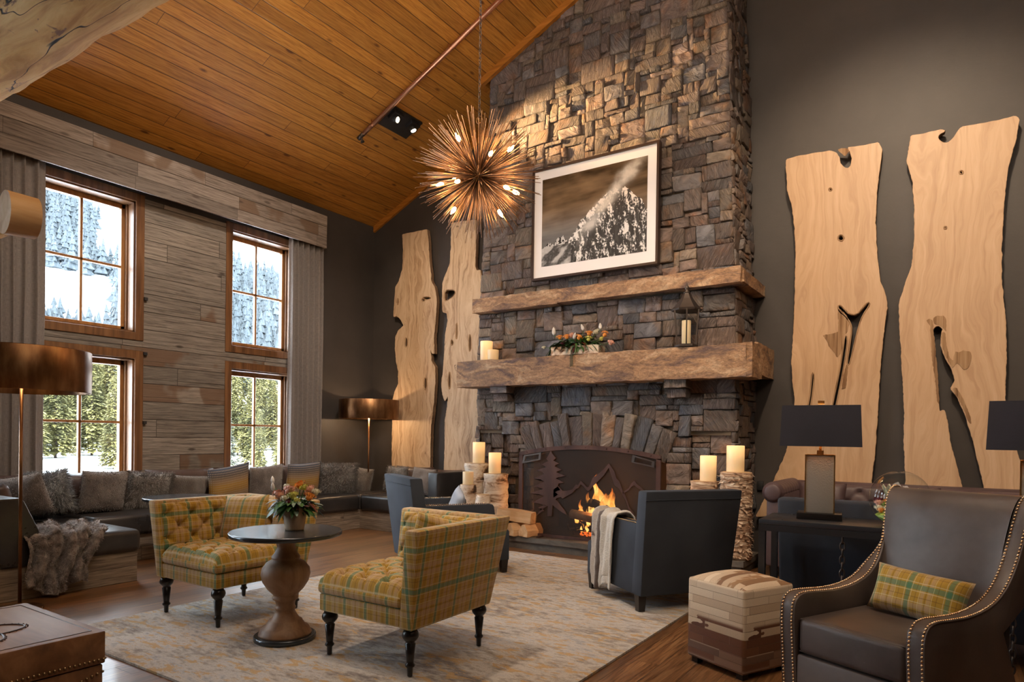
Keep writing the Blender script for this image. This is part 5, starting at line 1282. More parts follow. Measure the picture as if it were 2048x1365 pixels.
stump('birch_stump', 'leftmost birch stump beside the hearth, under the shortest candle', (Cc[0], Cc[1], .001), .092, atY(937, 970, Cc[1]).z)
stump('birch_stump', 'short bare birch stump without candle at front of left cluster', (D[0], D[1], .015), .080, atY(967, 990, D[1]).z-.015)
def cand_on(label, uc, vt, vb, y, w, lit=True):
    p = atY(uc, vb, y); q = atY(uc, vt, y); candle(label, (p.x, p.y, p.z), w/2, q.z-p.z, lit)
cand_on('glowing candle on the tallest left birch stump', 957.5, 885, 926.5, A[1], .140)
cand_on('tall cream candle on birch stump beside fire screen, left side', 989.5, 906, 947.5, B[1], .140)
cand_on('short melted candle on the leftmost birch stump', 936, 944, 969.5, Cc[1], .120, False)
E1 = (onh(1410, 6.13), 6.13); E2 = (onh(1473.5, 6.10), 6.10)
stump('birch_stump', 'shorter dark birch stump right of fire, behind slate armchair', (E1[0], E1[1], HZ), .125, atY(1410, 963, E1[1]).z-HZ, 'shaggy', 160)
stump('birch_stump', 'tall shaggy birch stump with peeling bark at right end of hearth', (E2[0], E2[1], HZ), .140, atY(1473, 945, E2[1]).z-HZ, 'shaggy', 700)
cand_on('glowing candle on shorter birch stump right of the fire', 1416, 912, 962.5, E1[1], .148)
cand_on('glowing candle on tallest shaggy birch stump at right', 1470.5, 892, 944.5, E2[1], .155)
# split firewood
def splitlog(label, c, L, tri, rz, tilt=0, roll=0, bark=False):
    mb = MB(); n = 10; k = len(tri)
    def P(i, j):
        a, b = tri[j % k]; x = -L/2+L*i/n; q = Vector((x, a+.006*ns(x*12, j*3.1, c[0]), b+.008*ns(x*10, j*2.2, c[0]+5)))
        return q
    vs = [P(i, j) for i in range(n+1) for j in range(k)]; fs = [(i*k+j, i*k+(j+1) % k, (i+1)*k+(j+1) % k, (i+1)*k+j) for i in range(n) for j in range(k)]
    mb.add(vs, fs+[tuple(reversed(range(k))), tuple(n*k+j for j in range(k))])
    o = mb.build('firewood', [M['split_wood'], M['birch']], loc=c, bevel=.004, seg=1)
    o.rotation_euler = (Matrix.Rotation(rz, 3, 'Z') @ Matrix.Rotation(tilt, 3, 'Y') @ Matrix.Rotation(roll, 3, 'X')).to_euler()
    return tag(o, label, 'firewood')
arc = [(-.10, -.065), (.10, -.065), (.055, .0), (.0, .055), (-.04, .075), (-.085, .02)]
p1 = atY(1034, 1044, 6.02); p2 = atY(1062, 1042, 6.06); p3 = atY(1034, 1020, 6.04)
splitlog('split birch log at bottom left of the hearth firewood pile, bark showing', (p1.x, 6.04, HZ+.068), .26, [(-.095, -.066), (.085, -.066), (.06, .01), (.0, .07), (-.05, .066), (-.09, .0)], math.radians(70))
splitlog('split birch log at bottom right of the hearth firewood pile', (p2.x+.01, 6.05, HZ+.064), .26, [(-.06, -.062), (.07, -.062), (.075, -.01), (.02, .068), (-.02, .07), (-.065, -.0)], math.radians(80))
splitlog('split log lying across the top of the hearth firewood pile', (p3.x, 6.03, HZ+.215), .43, [(-.07, -.065), (.06, -.07), (.075, .02), (.04, .06), (-.06, .05)], math.radians(3), math.radians(3.5))

# ------------------------------------------------------------------ on the mantel
MZ = 2.066
def onm(u, y=6.15): return atY(u, 700, y).x
def mz_(u, y): return 2.068
candle('taller glowing candle at left end of the stone mantel', (onm(973, 6.17), 6.17, MZ), .070, .225)
candle('short candle in front of the taller one on the mantel', (onm(987, 6.12), 6.115, MZ), .062, .112)
t = thing('flower_trough', 'long bark trough of orange flowers and tulips on the mantel', 'flowers', (onm(1155, 6.14), 6.145, MZ))
mb = MB(); rough_block(mb, -.275, .275, -.075, .075, 0, .085, .006, None, (20, 5, 4)); mb.build('trough', M['birch'], t)
R = random.Random(8); bl = []
for (u, v, rad, m) in ((1112, 672, .022, 'tulip'), (1120, 677, .026, 'orange'), (1138, 676, .028, 'orange'), (1145, 673, .026, 'rose'), (1152, 680, .018, 'tulip'), (1162, 677, .030, 'orange'), (1168, 662, .018, 'tulip'), (1182, 669, .030, 'orange'), (1195, 666, .026, 'cream'), (1204, 660, .020, 'tulip'), (1180, 680, .026, 'yellow'), (1212, 671, .028, 'orange'), (1225, 688, .026, 'rose'), (1128, 688, .018, 'burgundy'), (1092, 697, .016, 'cream'), (1207, 680, .02, 'yellow')):
    p = atY(u, v, 6.10); bl.append((p.x-t.location.x, p.y-t.location.y+R.uniform(-.02, .02), p.z-MZ-.075, rad*1.45, m))
bouquet(t, (0, -.03, .075), (.40, .06, .13), 9, bl, 190, .085, .25, trail=3)
mb = MB(); p0 = atY(1143, 700, 6.04)-Vector(t.location)
for i in range(14):
    q = p0+Vector((0, 0, -.012*i)); 
    for sg_ in (-1, 1): leaf_at(mb, q, Vector((sg_*.8, 0, -.7)), .028, .005, .2)
mb.tube([Vector((p0.x, .0, .08)), p0+Vector((0, 0, .02)), p0+Vector((0, 0, -.17))], .0015, 4); mb.build('fern', M['leaf_grey'], t)
# lantern
lx = onm(1372, 6.115)
t = thing('lantern', 'dark metal lantern with candle at right end of mantel', 'lantern', (lx, 6.115, MZ+.002), math.radians(20))
hb, ht, n6 = .098, .130, 6
def hexp(r, z, k): a = 2*PI*k/n6+PI/6; return Vector((r*math.cos(a), r*math.sin(a), z))
m = MB(); m.lathe([(hb+.012, 0), (hb+.012, .018), (hb, .024)], 6); m.build('base', M['iron'], t, smooth=False)
for k in range(6): m = MB(); m.tube([hexp(hb, .02, k), hexp(ht-.004, .345, k)], .009, 4, smooth=False); m.build('corner_post', M['iron'], t)
m = MB(); m.lathe([(ht-.01, .335), (ht+.012, .340), (ht+.016, .355), (ht+.0, .362), (.10, .40), (.06, .455), (.032, .50), (.028, .512)], 6); m.build('roof', M['iron'], t, smooth=False)
m = MB(); m.lathe([(.028, .505), (.036, .515), (.020, .525), (.016, .545), (.026, .560), (.012, .578), (.006, .60), (.001, .612)], 14); m.build('finial', M['iron'], t)
for k in range(6):
    m = MB(); a, b, c, d = hexp(hb-.004, .024, k), hexp(hb-.004, .024, (k+1) % 6), hexp(ht-.012, .34, (k+1) % 6), hexp(ht-.012, .34, k); m.add([a, b, c, d], [(0, 1, 2, 3)]); m.build('glass_pane', M['glass'], t)
candle('slim cream candle inside the mantel lantern', (lx, 6.115, MZ+.028), .042, .225, False)

# ================================================================== CHANDELIER
cc = Vector(atY(957, 352, 4.2))
t = thing('chandelier', 'spiky bronze sea-urchin chandelier hanging on a chain', 'chandelier', cc)
MB().ball((0, 0, 0), .055, 20, 12).build('hub', M['bronze'], t)
rodm = simple('bronze_rods', (.30, .165, .09), .38, .75)
R = random.Random(12); dirs = []
N_ = 560
for k in range(N_):
    z = 1-2*(k+.5)/N_; a = k*2.399963; r = math.sqrt(max(0, 1-z*z)); d = Vector((r*math.cos(a), r*math.sin(a), z)) + Vector((R.uniform(-.10, .10), R.uniform(-.10, .10), R.uniform(-.10, .10)))
    d.normalize()
    if d.z > .93: continue
    dirs.append(d)
dirs.sort(key=lambda d: d.dot(CF))
rest = MB()
for k, d in enumerate(dirs):
    L = R.uniform(.40, .53); m = rest if k >= 100 else MB()
    m.tube([d*.045, d*L], .0024, 5, rf=lambda f: 1.0)
    if k < 100: m.build('rod', rodm, t)
rest.build('rods', rodm, t, kind='stuff')
m = MB()
for (u, v, sgn) in ((920, 297, -1), (1020, 307, -1), (984, 340, -1), (904, 337, 1), (883, 376, -1), (920, 387, -1), (1013, 391, -1), (1031, 383, 1), (908, 422, -1), (1000, 424, 1)):
    dep = (cc-Vector((0, 0, EYE))).dot(CF); ox = (u-957)/F_PX*dep; oz = (352-v)/F_PX*dep
    Rr = .315; dy = math.sqrt(max(.0004, Rr*Rr-ox*ox-oz*oz)); p = CR*ox+CU*oz+CF*(dy*sgn); d = p.normalized()
    q = d.to_track_quat('Z', 'Y').to_euler()
    s = MB(); s.tube([d*.04, d*(p.length-.075)], .006, 6); s.lathe([(.011, 0), (.012, .045), (.009, .05)], 10, M=Matrix.Translation(d*(p.length-.075)) @ q.to_matrix().to_4x4()); a_ = s.build('lamp_arm', M['bronze'], t)
    b = MB(); b.lathe([(.006, 0), (.014, .014), (.0165, .030), (.012, .048), (.005, .062), (.001, .070)], 12); b.build('bulb', M['bulb'], a_, loc=d*(p.length-.028), rot=q)
    light('bulb_light', 'POINT', d*(p.length+.060), 2.6, (1.0, .58, .25), .018, parent=t)
# suspension ring and chain
m = MB(); m.tube([(.028*math.cos(a), 0, .13-.09+.028*math.sin(a)+.40) for a in [2*PI*k/16 for k in range(16)]], .004, 6, closed=True); m.tube([(0, 0, .05), (0, 0, .42)], .007, 6); m.build('stem', M['bronze'], t)
top = ceilz(cc.x)-cc.z
m = MB(); z = .47; k = 0; st = .034
while z < top-.02:
    pts = []
    for i in range(12):
        a = 2*PI*i/12; x, zz = .0095*math.cos(a), .021*math.sin(a)
        pts.append((x, 0, z+zz) if k % 2 else (0, x, z+zz))
    m.tube(pts, .0026, 5, closed=True); z += st; k += 1
m.build('chain', M['iron'], t)
MB().lathe([(.06, -.03), (.065, .05)], 20).build('canopy', M['bronze'], t, loc=(0, 0, top))

# ceiling spotlight plate
nrm = Vector((SL, 0, -1)).normalized(); al_ = Vector((1, 0, SL)).normalized()
MS = Matrix(((al_.x, 0, nrm.x, -5.60), (0, 1, 0, 5.865), (al_.z, 0, nrm.z, ceilz(-5.60)), (0, 0, 0, 1)))
t = thing('spotlight', 'black twin spotlight plate recessed in the pine ceiling', 'ceiling light', (0, 0, 0))
MB().box((0, 0, .012), (.30, .50, .024), M=MS).build('plate', M['black_matte'], t)
for dy in (-.14, .15):
    m = MB(); m.box((.06, dy, .04), (.12, .14, .05), M=MS); m.build('yoke', M['black_matte'], t)
    hd = MS @ Vector((.05, dy, .075)); dd = (Vector((-3.4, 6.2, 3.9)) - hd).normalized() if dy < 0 else Vector((.45, .15, -1)).normalized()
    Mh = Matrix.Translation(hd) @ dd.to_track_quat('Z', 'Y').to_matrix().to_4x4()
    m = MB(); m.lathe([(.035, -.05), (.045, .03), (.040, .03), (.034, .022)], 18, M=Mh); m.build('spot_head', M['black_matte'], t)
    m = MB(); m.lathe([(.033, .024), (.001, .026)], 16, M=Mh); m.build('lens', M['lens'], t)
# copper sprinkler pipe
t = thing('sprinkler_pipe', 'copper sprinkler pipe running down the slope of pine ceiling', 'pipe', (0, 0, 0))
def pc_(x, off): return Vector((x, 5.545, ceilz(x)))+nrm*off
m = MB(); m.tube([pc_(-5.90, .07), pc_(-3.0, .07), pc_(-.9, .07)], .026, 12); m.build('pipe', M['copper'], t)
for x in (-5.75, -4.6, -3.4):
    m = MB(); m.tube([pc_(x, .07)-Vector((.0, .0, 0)), pc_(x, .0)], .006, 6); m.lathe([(.026, -.012), (.026, .012)], 12, M=Matrix.Translation(pc_(x, .07)) @ al_.to_track_quat('Z', 'Y').to_matrix().to_4x4()); m.build('pipe_clamp', M['copper'], t)
m = MB(); m.tube([pc_(-5.90, .07), pc_(-5.99, .07)], .026, 10); m.tube([pc_(-5.95, .07), pc_(-5.95, .13)], .012, 8); m.lathe([(.004, 0), (.024, .004), (.024, .008), (.004, .01)], 12, M=Matrix.Translation(pc_(-5.95, .14)) @ nrm.to_track_quat('Z', 'Y').to_matrix().to_4x4()); m.build('sprinkler_head', M['iron'], t)

# ------------------------------------------------------------------ floor lamps
def floor_lamp(label, x, y, zb, zt, r):
    t = thing('floor_lamp', label, 'floor lamp', (x, y, 0))
    MB().lathe([(.13, 0), (.135, .006), (.13, .018), (.02, .026), (.012, .05)], 32).build('base', M['bronze'], t)
    m = MB(); m.tube([(0, 0, .02), (0, 0, zb+.12)], .011, 12); m.build('pole', M['bronze'], t)
    MB().lathe([(r, zb), (r+.003, zb+.004), (r+.003, zt-.004), (r, zt), (r-.004, zt-.003), (r-.004, zb+.003), (r, zb)], 64, cap=False).build('lamp_shade', M['bronze'], t)
    m = MB()
    for k in range(3): a = 2*PI*k/3; m.tube([(0, 0, zb+.10), ((r-.004)*math.cos(a), (r-.004)*math.sin(a), zb+.10)], .003, 5)
    m.build('shade_spider', M['iron'], t)
    MB().lathe([(.012, zb+.04), (.028, zb+.09), (.022, zb+.13), (.004, zb+.15)], 14).build('bulb', emis('frosted_bulb', (1, .72, .42), 12), t)
    return t
light('lamp_light', 'POINT', (-6.66, 6.45, 1.44), 13, WARM, .04)
floor_lamp('bronze drum-shade floor lamp in the far corner behind the sofa', -6.66, 6.45, 1.415, 1.675, .40)
floor_lamp('bronze drum-shade floor lamp at left edge, close to camera', -5.155, 1.85, 1.455, 1.735, .392)
light('lamp_light', 'POINT', (-5.155, 1.85, 1.52), 1.5, WARM, .04)

# ------------------------------------------------------------------ log beam, log post and stub
def biglog(name, label, a, b, r0, r1, amp, mat, cat='log beam', parent=None):
    a, b = Vector(a), Vector(b); L = (b-a).length; n = int(L/.09); q = (b-a).to_track_quat('X', 'Z').to_matrix().to_4x4(); mb = MB()
    seg = 36; vs = []; fs = []
    for i in range(n+1):
        f = i/n
        for k in range(seg):
            an = 2*PI*k/seg; rr = lerp(r0, r1, f)*(1+amp*fr(f*L*1.6, math.cos(an)*1.2, math.sin(an)*1.2, 3)+.25*amp*ns(f*L*7, math.cos(an)*4, math.sin(an)*4))
            vs.append((f*L, rr*math.cos(an), rr*math.sin(an)+.03*math.sin(f*L*1.1)*(amp > .05)))
    for i in range(n):
        for k in range(seg): fs.append((i*seg+k, i*seg+(k+1) % seg, (i+1)*seg+(k+1) % seg, (i+1)*seg+k))
    mb.add(vs, fs, smooth=True); mb.add(vs[:seg], [tuple(reversed(range(seg)))]); mb.add(vs[-seg:], [tuple(range(seg))])
    o = mb.build(name, [M[mat], M['log_end']], parent, smooth=True); o.location = a; o.rotation_euler = q.to_euler()
    for p in o.data.polygons:
        if len(p.vertices) > 5: p.material_index = 1; p.use_smooth = False
    if label: tag(o, label, cat)
    return o
biglog('log_beam', 'huge peeled pine log beam crossing upper left corner', (-7.1, 1.5, 3.385), (3.9, 1.5, 3.375), .225, .22, .10, 'log')
p = biglog('log_bracket', 'short round log end jutting in at left edge beside curtain', (-4.315, 1.46, 2.385), (-4.305, 1.605, 2.385), .118, .113, .02, 'log_end', 'log end')
t = thing('log_post', 'peeled log post standing just outside the left edge', 'post', (-5.0, 1.44, 0))
biglog('post', None, (0, 0, 0), (0, 0, 3.06), .13, .12, .04, 'log', parent=t)
biglog('crosspiece', None, (.05, .12, 2.385), (.60, .12, 2.385), .055, .055, .02, 'log', parent=t)

# ------------------------------------------------------------------ trunk
t = thing('trunk', 'carved brown wooden trunk with studs at lower left corner', 'trunk', (-2.99, .87, 0))
hx, hy, HT = .35, .355, .45
MB().bb(-hx+.006, hx-.006, -hy+.006, hy-.006, 0, HT-.125).build('body', M['trunk'], t, bevel=.006)
MB().bb(-hx, hx, -hy, hy, HT-.122, HT).build('lid', M['trunk'], t, bevel=.006)
m = MB(); e = .035
m.tube([(-hx+e, -hy+e, HT), (hx-e, -hy+e, HT), (hx-e, hy-e, HT), (-hx+e, hy-e, HT)], .0022, 5, closed=True)
m.build('inlay_line', M['trunk_dark'], t)
m = MB()
def loop(cx, cy, rx, ry, a0): 
    pts = []
    for k in range(40):
        a = 2*PI*k/40; x, y = rx*math.cos(a), ry*math.sin(a); pts.append((cx+x*math.cos(a0)-y*math.sin(a0), cy+x*math.sin(a0)+y*math.cos(a0), HT+.001))
    m.tube(pts, .0035, 6, closed=True)
    for k in range(0, 40):
        q = pts[k]; m.ball((q[0]*1.0+(q[0]-cx)*.04, q[1]+(q[1]-cy)*.04, HT+.001), .0038, 5, 3)
for a0 in (0, PI/3, 2*PI/3): loop(0, 0, .21, .095, a0+.3)
loop(0, 0, .10, .10, 0)
m.build('carved_knot', M['trunk_dark'], t)
for (ax, z0, sgn) in (('x', HT-.105, 1), ('y', HT-.105, 1)):
    for s in (-1, 1):
        m = MB()
        for k in range(44):
            f = (k+.5)/44
            q = (s*(hx+.001), lerp(-hy, hy, f), z0) if ax == 'x' else (lerp(-hx, hx, f), s*(hy+.001), z0)
            m.ball(q, .0058, 7, 4)
        m.build('stud_row', M['stud'], t)
for s in (-1, 1):
    m = MB()
    for k in range(40):
        f = (k+.5)/40; m.ball((s*(hx-.004), lerp(-hy, hy, f), lerp(.12, HT-.15, f)), .0058, 7, 4)
    m.build('stud_row', M['stud'], t)

# ------------------------------------------------------------------ cowhide ottoman
oc = Vector((-1.19+.17+.085, 3.52-.085+.17, 0)); oz = math.atan2(-.165, .342)
t = thing('ottoman', 'cube ottoman covered in brown and cream cowhide patchwork', 'ottoman', (oc.x, oc.y, 0), oz)
m = MB(); hs = .19
m.bb(-hs, hs, -hs, hs, .03, .455)
o = m.build('body', M['cowhide'], t, bevel=.016, seg=3)
m = MB(); m.grid(lambda a, b: (lerp(-hs+.006, hs-.006, a), lerp(-hs+.006, hs-.006, b), .452+.040*((1-abs(2*a-1)**2.6)*(1-abs(2*b-1)**2.6))**.6), 20, 20, uvf=lambda a, b: (lerp(-hs, hs, b)+3.1, lerp(-hs, hs, a)+.62))
m.build('top_cushion', M['cowhide'], t)
for sx in (-1, 1):
    for sy in (-1, 1): MB().box((sx*.15, sy*.15, .016), (.04, .04, .032)).build('foot', M['black_wood'], t)

# ------------------------------------------------------------------ leather wing chair
lc = thing('leather_armchair', 'brown leather scroll-back armchair with brass nailheads, right foreground', 'armchair', (-.170, 3.195, 0), math.radians(154.5))
t = lc
prof = [(.36, .10), (.385, .30), (.388, .49), (.378, .53), (.352, .553), (.30, .56), (.2, .553), (.08, .548), (-.04, .558), (-.14, .585), (-.22, .64), (-.275, .72), (-.305, .80), (-.33, .89), (-.355, .95), (-.395, .985), (-.44, .99), (-.475, .965), (-.485, .925), (-.465, .89), (-.435, .86), (-.42, .80), (-.405, .68), (-.395, .5), (-.38, .10)]
sp = smoothpoly(prof[1:-1], 1); prof2 = [prof[0]]+sp[1:-1]+[prof[-1]]
def flare(z): return .035*max(0, (z-.55)/.45)**1.3
def sidep(s):
    m = MB(); n = len(prof2); xo, xi = .29, .225
    vs = []
    for x in (xo, xi):
        for (y, z) in prof2:
            k = sm(z, .60, .76) if (s > 0 and y < -.1) else 0
            vs.append((s*(x+flare(z)+(0 if x < .25 else -k*.058)), y, z))
    m.add(vs, [list(range(n)), list(reversed(range(n, 2*n)))]+[(i, i+n, (i+1) % n+n, (i+1) % n) for i in range(n)])
    return m
path = [p for p in prof2 if True][:-1]
front = []
for (y, z) in prof2:
    if z < .12 and y < 0: break
    front.append((y, z))
ki = max(range(len(front)), key=lambda i: front[i][1])
front = front[:ki+8]
def resample(pts, step):
    out = [pts[0]]; acc = 0
    for a, b in zip(pts[:-1], pts[1:]):
        L = math.hypot(b[0]-a[0], b[1]-a[1]); d = step-acc
        while d <= L: out.append((lerp(a[0], b[0], d/L), lerp(a[1], b[1], d/L))); d += step
        acc = (acc+L) % step
    return out
for s in (-1, 1):
    sidep(s).build('armrest', M['chair_leather'], t, bevel=.007)
    for xx in (.284, .268-.03):
        m = MB(); rs = resample(front, .0145)
        for i, (y, z) in enumerate(rs):
            a = rs[max(0, i-1)]; b = rs[min(len(rs)-1, i+1)]; ty, tz = b[0]-a[0], b[1]-a[1]; l = math.hypot(ty, tz) or 1
            ny, nz_ = tz/l, -ty/l
            if ny*.2+nz_ < -.9 and i < 5: ny, nz_ = 1, 0
            if (i < len(rs)*.2 and ny < 0): ny, nz_ = -ny, -nz_
            if i >= len(rs)*.2 and (nz_ < -.3 and i < len(rs)*.9): ny, nz_ = -ny, -nz_
            kk = sm(z, .60, .76) if (s > 0 and y < -.1) else 0
            m.ball((s*(xx+flare(z)+(0 if xx < .25 else -kk*.050)), y+ny*.001, z+nz_*.001), .0056, 8, 5)
        m.build('nailhead_trim', M['nail'], t, kind='stuff')
    m = MB(); m.tube([(s*(.2905+flare(z)-(.058*sm(z, .60, .76) if s > 0 and y < -.1 else 0)), y, z) for y, z in front], .0035, 6); m.build('piping', M['chair_leather'], t)
ip = [(-.20, .40), (-.225, .50), (-.262, .62), (-.295, .74), (-.32, .85), (-.345, .93), (-.385, .978), (-.44, .985), (-.478, .955), (-.482, .92), (-.455, .88), (-.43, .80), (-.41, .60), (-.39, .30), (-.385, .12)]
ip = smoothpoly(ip, 1); 
m = MB(); n = len(ip)
def bx_(a, b):
    f = b*(n-1); i = int(min(n-2, math.floor(f))); q = (lerp(ip[i][0], ip[i+1][0], f-i), lerp(ip[i][1], ip[i+1][1], f-i)); x = lerp(-1, 1, a)
    bul = .020*(1-x*x) if b < .45 else 0
    return Vector((x*(.228+flare(q[1])+(.004*sm(q[1], .6, .76) if x > 0 else 0)), q[0]+bul+.012*abs(x)**6*(1 if b < .45 else 0), q[1]))
m.grid(bx_, 24, n*2); m.build('backrest', M['chair_leather'], t)
m = MB(); m.bb(-.222, .222, -.30, .372, .315, .466); m.build('seat_cushion', M['chair_leather'], t, bevel=.028, seg=4)
for z in (.325, .457):
    m = MB(); m.tube([(-.214, -.28, z), (-.214, .362, z), (.214, .362, z), (.214, -.28, z)], .0035, 6); m.build('piping', M['chair_leather'], t)
m = MB(); m.bb(-.225, .225, -.36, .372, .10, .312); m.build('seat_base', M['chair_leather'], t, bevel=.012)
m = MB()
for k in range(9): m.ball((lerp(-.2, .2, k/8), .373, .125), .008, 8, 5)
m.build('nailhead_trim', M['nail'], t)
for sx in (-1, 1):
    for sy in (-.34, .345): MB().box((sx*.255, sy, .05), (.045, .045, .10), taper=.7).build('leg', M['black_wood'], t)
lp = lc.matrix_world
q = Matrix.Translation(lc.location) @ Matrix.Rotation(math.radians(154.5), 4, 'Z')
pp = q @ Vector((-.030, -.07, .560))
pillow('lumbar_pillow', 'small mustard tartan lumbar pillow on the brown leather armchair', M['plaid'], pp, .38, .205, .12, math.radians(154.5+4), math.radians(22), math.radians(-4))

# ------------------------------------------------------------------ console table
t = thing('console_table', 'long black steel console table behind the leather armchair', 'table', (-.92, 3.93, 0), math.radians(1.5))
L_, D_ = 2.6, .40
MB().bb(0, L_, 0, D_, .722, .75).build('table_top', M['black_metal'], t, bevel=.003)
MB().bb(0, L_, 0, .035, .685, .7215).build('apron', M['black_metal'], t); MB().bb(0, L_, D_-.035, D_, .685, .7215).build('apron', M['black_metal'], t)
for x in (0, L_-.035):
    for y in (0.002, D_-.037): MB().bb(x, x+.035, y, y+.035, 0, .685).build('leg', M['black_metal'], t)
MB().bb(.04, L_-.04, .012, .030, .0, .03).build('foot_rail', M['black_metal'], t)
m = MB()
for k in range(9): 
    for y in (.03, D_-.03): m.lathe([(.006, 0), (.004, .003), (.001, .004)], 8, c=(.12+k*.29, y, .75))
m.build('rivets', M['black_metal'], t)
for x in (.43, 1.17):
    m = MB(); z = .67; k = 0
    while z > .03:
        pts = []
        for i in range(12):
            a = 2*PI*i/12; xx, zz = .0115*math.cos(a), .024*math.sin(a); pts.append((x+xx, .018, z+zz) if k % 2 else (x, .018+xx, z+zz))
        m.tube(pts, .0045, 6, closed=True); z -= .037; k += 1
    m.build('chain', M['iron'], t)

# ------------------------------------------------------------------ table lamps
def table_lamp(label, x, y, rz):
    t = thing('table_lamp', label, 'table lamp', (x, y, .7505), rz)
    MB().bb(-.118, .118, -.075, .075, 0, .036).build('base', M['black_wood'], t, bevel=.003)
    MB().bb(-.074, .074, -.035, .035, .036, .366).build('lamp_body', M['hammered'], t, bevel=.003)
    m = MB()
    for sx in (-1, 1):
        for sy in (-1, 1):
            m.box((sx*.0755, sy*.0365, .201), (.006, .006, .334))
    for sy in (-1, 1): m.box((0, sy*.0365, .368), (.155, .006, .006))
    for sx in (-1, 1): m.box((sx*.0755, 0, .368), (.006, .073, .006))
    m.build('brass_edging', M['brass'], t)
    m = MB(); m.box((0, 0, .381), (.036, .036, .028)); m.box((0, 0, .43), (.014, .014, .10)); m.build('neck', M['brass'], t)
    # tapered rectangular shade, open top and bottom
    def ring(w, d, z): return [(-w, -d, z), (w, -d, z), (w, d, z), (-w, d, z)]
    for nm, mt, g_ in (('lamp_shade', 'shade_black', 0), ('shade_lining', 'gold_in', .004)):
        m = MB(); a = ring(.212-g_, .100-g_, .418); b = ring(.202-g_, .092-g_, .652)
        m.add(a+b, [(i, (i+1) % 4, (i+1) % 4+4, i+4) for i in range(4)]); o = m.build(nm, M[mt], t); sm_ = o.modifiers.new('solid', 'SOLIDIFY'); sm_.thickness = .002
    m = MB(); m.box((0, 0, .672), (.034, .034, .018)); m.box((0, 0, .60), (.006, .006, .13)); m.box((0, 0, .645), (.40, .004, .004)); m.build('finial', M['brass'], t)
    MB().ball((0, 0, .52), .028, 12, 8).build('bulb', emis('shaded_bulb', (1, .72, .42), 10), t)
    light('lamp_light', 'POINT', (0, 0, .56), 3.0, WARM, .03, parent=t)
    return t
table_lamp('black-shaded table lamp with hammered pewter body, nearer the fireplace', -.640, 4.17, math.radians(7))
table_lamp('black-shaded table lamp with hammered pewter body, cut by right edge', .345, 3.99, math.radians(-3))

# ------------------------------------------------------------------ terrarium
tc = atZ(1803, 1040, .75); tx, ty = -.235, 4.085
t = thing('terrarium', 'round glass terrarium with succulents and moss on console table', 'terrarium', (tx, ty, .7505))
rg = .148
m = MB(); m.lathe([(.05, .0), (.075, .012)]+[(rg*math.sin(a), rg-rg*math.cos(a)) for a in [lerp(.62, 2.95, k/22) for k in range(23)]], 40, cap=True); m.build('glass_globe', M['glass'], t)
m = MB(); m.lathe([(.0, .006), (.07, .018), (.118, .055), (.10, .066), (.05, .078), (.001, .085)], 24, fn=lambda a, z: 1+.06*ns(math.cos(a)*2, math.sin(a)*2, z*20)); m.build('soil', M['moss'], t)
R = random.Random(4)
for k in range(46):
    a, r = R.random()*6.28, R.uniform(0, .105); c_ = R.choice(['moss', 'leaf_grey', 'burgundy', 'rose', 'leaf', 'orange', 'moss', 'cream'])
    petal_ball(R.uniform(.014, .028), 8, 3, R).build('succulent', M[c_], t, loc=(r*math.cos(a), r*math.sin(a), .085+R.uniform(-.02, .07)*(1-r*3)))
m = MB()
for k in range(8): a = 2*PI*k/8; leaf_at(m, Vector((-.05, -.02, .14)), Vector((math.cos(a)*.5, math.sin(a)*.4, 1)), .09, .016, .0)
m.build('air_plant', M['cream'], t)

# ------------------------------------------------------------------ aubergine chesterfield
t = thing('chesterfield_sofa', 'aubergine tufted chesterfield sofa against wall under big slabs', 'sofa', (-1.38, 6.05, 0))
Lc = 2.2
m = MB(); m.bb(.02, Lc, .04, .84, .09, .36); m.build('seat_base', M['aubergine'], t, bevel=.02, seg=3)
for k in range(2): m = MB(); m.bb(.20+k*.92, .20+(k+1)*.92-.01, .02, .60, .36, .50); m.build('seat_cushion', M['aubergine'], t, bevel=.04, seg=3)
m = MB(); m.bb(.05, Lc, .72, .86, .30, .76); m.build('backrest', M['aubergine'], t, bevel=.02)
m = MB(); tufted(m, lambda a, b: Vector((lerp(.16, Lc, a), .72-.06*(1-b), lerp(.48, .80, b))), Vector((0, -1, .1)).normalized(), 2.04, .32, .06, .20, .20, 110); m.build('tufted_panel', M['aubergine'], t)
m = MB(); m.tube([(.05, .79, .745), (Lc, .79, .745)], .078, 20); m.build('back_roll', M['aubergine'], t)
m = MB(); m.bb(.02, .17, .02, .84, .10, .74); m.build('armrest', M['aubergine'], t, bevel=.02)
vs = MB()
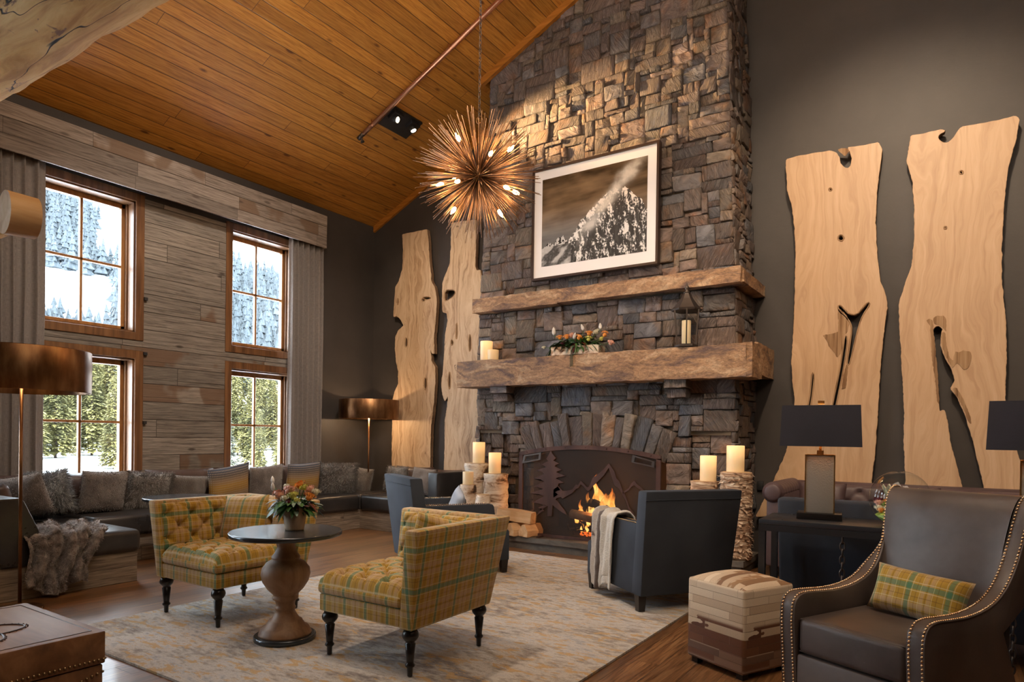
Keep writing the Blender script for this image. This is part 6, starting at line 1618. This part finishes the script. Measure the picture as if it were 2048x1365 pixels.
def roll(a, b):
    an = 2*PI*a; y = lerp(.0, .84, b); r = .088*(1+.05*abs(math.sin(b*26)))*(1 if b > .02 else .8); return Vector((.075+r*math.cos(an), y, .745+r*math.sin(an)))
vs.grid(roll, 28, 90); vs.ball((.075, .0, .745), .072, 16, 10, (1, .25, 1)); vs.build('arm_roll', M['aubergine'], t)
for x in (.07, Lc-.1):
    for y in (.08, .78): MB().box((x, y, .05), (.05, .05, .10), taper=.7).build('leg', M['black_wood'], t)
pillow('throw_pillow', 'aubergine cushion on the chesterfield behind the left table lamp', M['aubergine'], (-.98, 6.50, .66), .40, .34, .13, 0, math.radians(-14), 0, puff=.4)
pillow('throw_pillow', 'aubergine cushion on the chesterfield beside the terrarium', M['aubergine'], (-.28, 6.50, .66), .40, .34, .13, 0, math.radians(-14), 0, puff=.4)

# ------------------------------------------------------------------ slate loveseat behind the console
t = thing('loveseat', 'dark slate velvet loveseat back just behind the console table', 'sofa', (-.90, 4.42, 0), math.radians(1.5))
m = MB(); hexa(m, [(0, 0, .12), (2.0, 0, .12), (2.0, .16, .12), (0, .16, .12), (-.02, -.03, .84), (2.02, -.03, .84), (2.02, .10, .84), (-.02, .10, .84)]); m.build('backrest', M['slate_velvet'], t, bevel=.02, seg=3)
m = MB(); m.bb(.10, 1.9, .12, .80, .12, .30); m.build('seat_base', M['slate_velvet'], t, bevel=.02)
m = MB(); m.bb(.11, 1.89, .14, .82, .30, .45); m.build('seat_cushion', M['slate_velvet'], t, bevel=.04, seg=3)
for x0 in (.0, 1.9): m = MB(); m.bb(x0, x0+.10, .05, .80, .12, .60); m.build('armrest', M['slate_velvet'], t, bevel=.02)
for x in (.06, 1.94):
    for y in (.06, .74): MB().box((x, y, .06), (.05, .05, .12), taper=.75).build('leg', M['black_wood'], t)
# wall outlet
wo = atY(1521, 972, 6.99)
tag(MB().bb(-.028, .028, -.018, .008, -.045, .045).build('outlet_box', M['black_matte'], loc=(wo.x, 6.985, wo.z), bevel=.004), 'small black outlet box on wall between chimney and chesterfield', 'outlet')
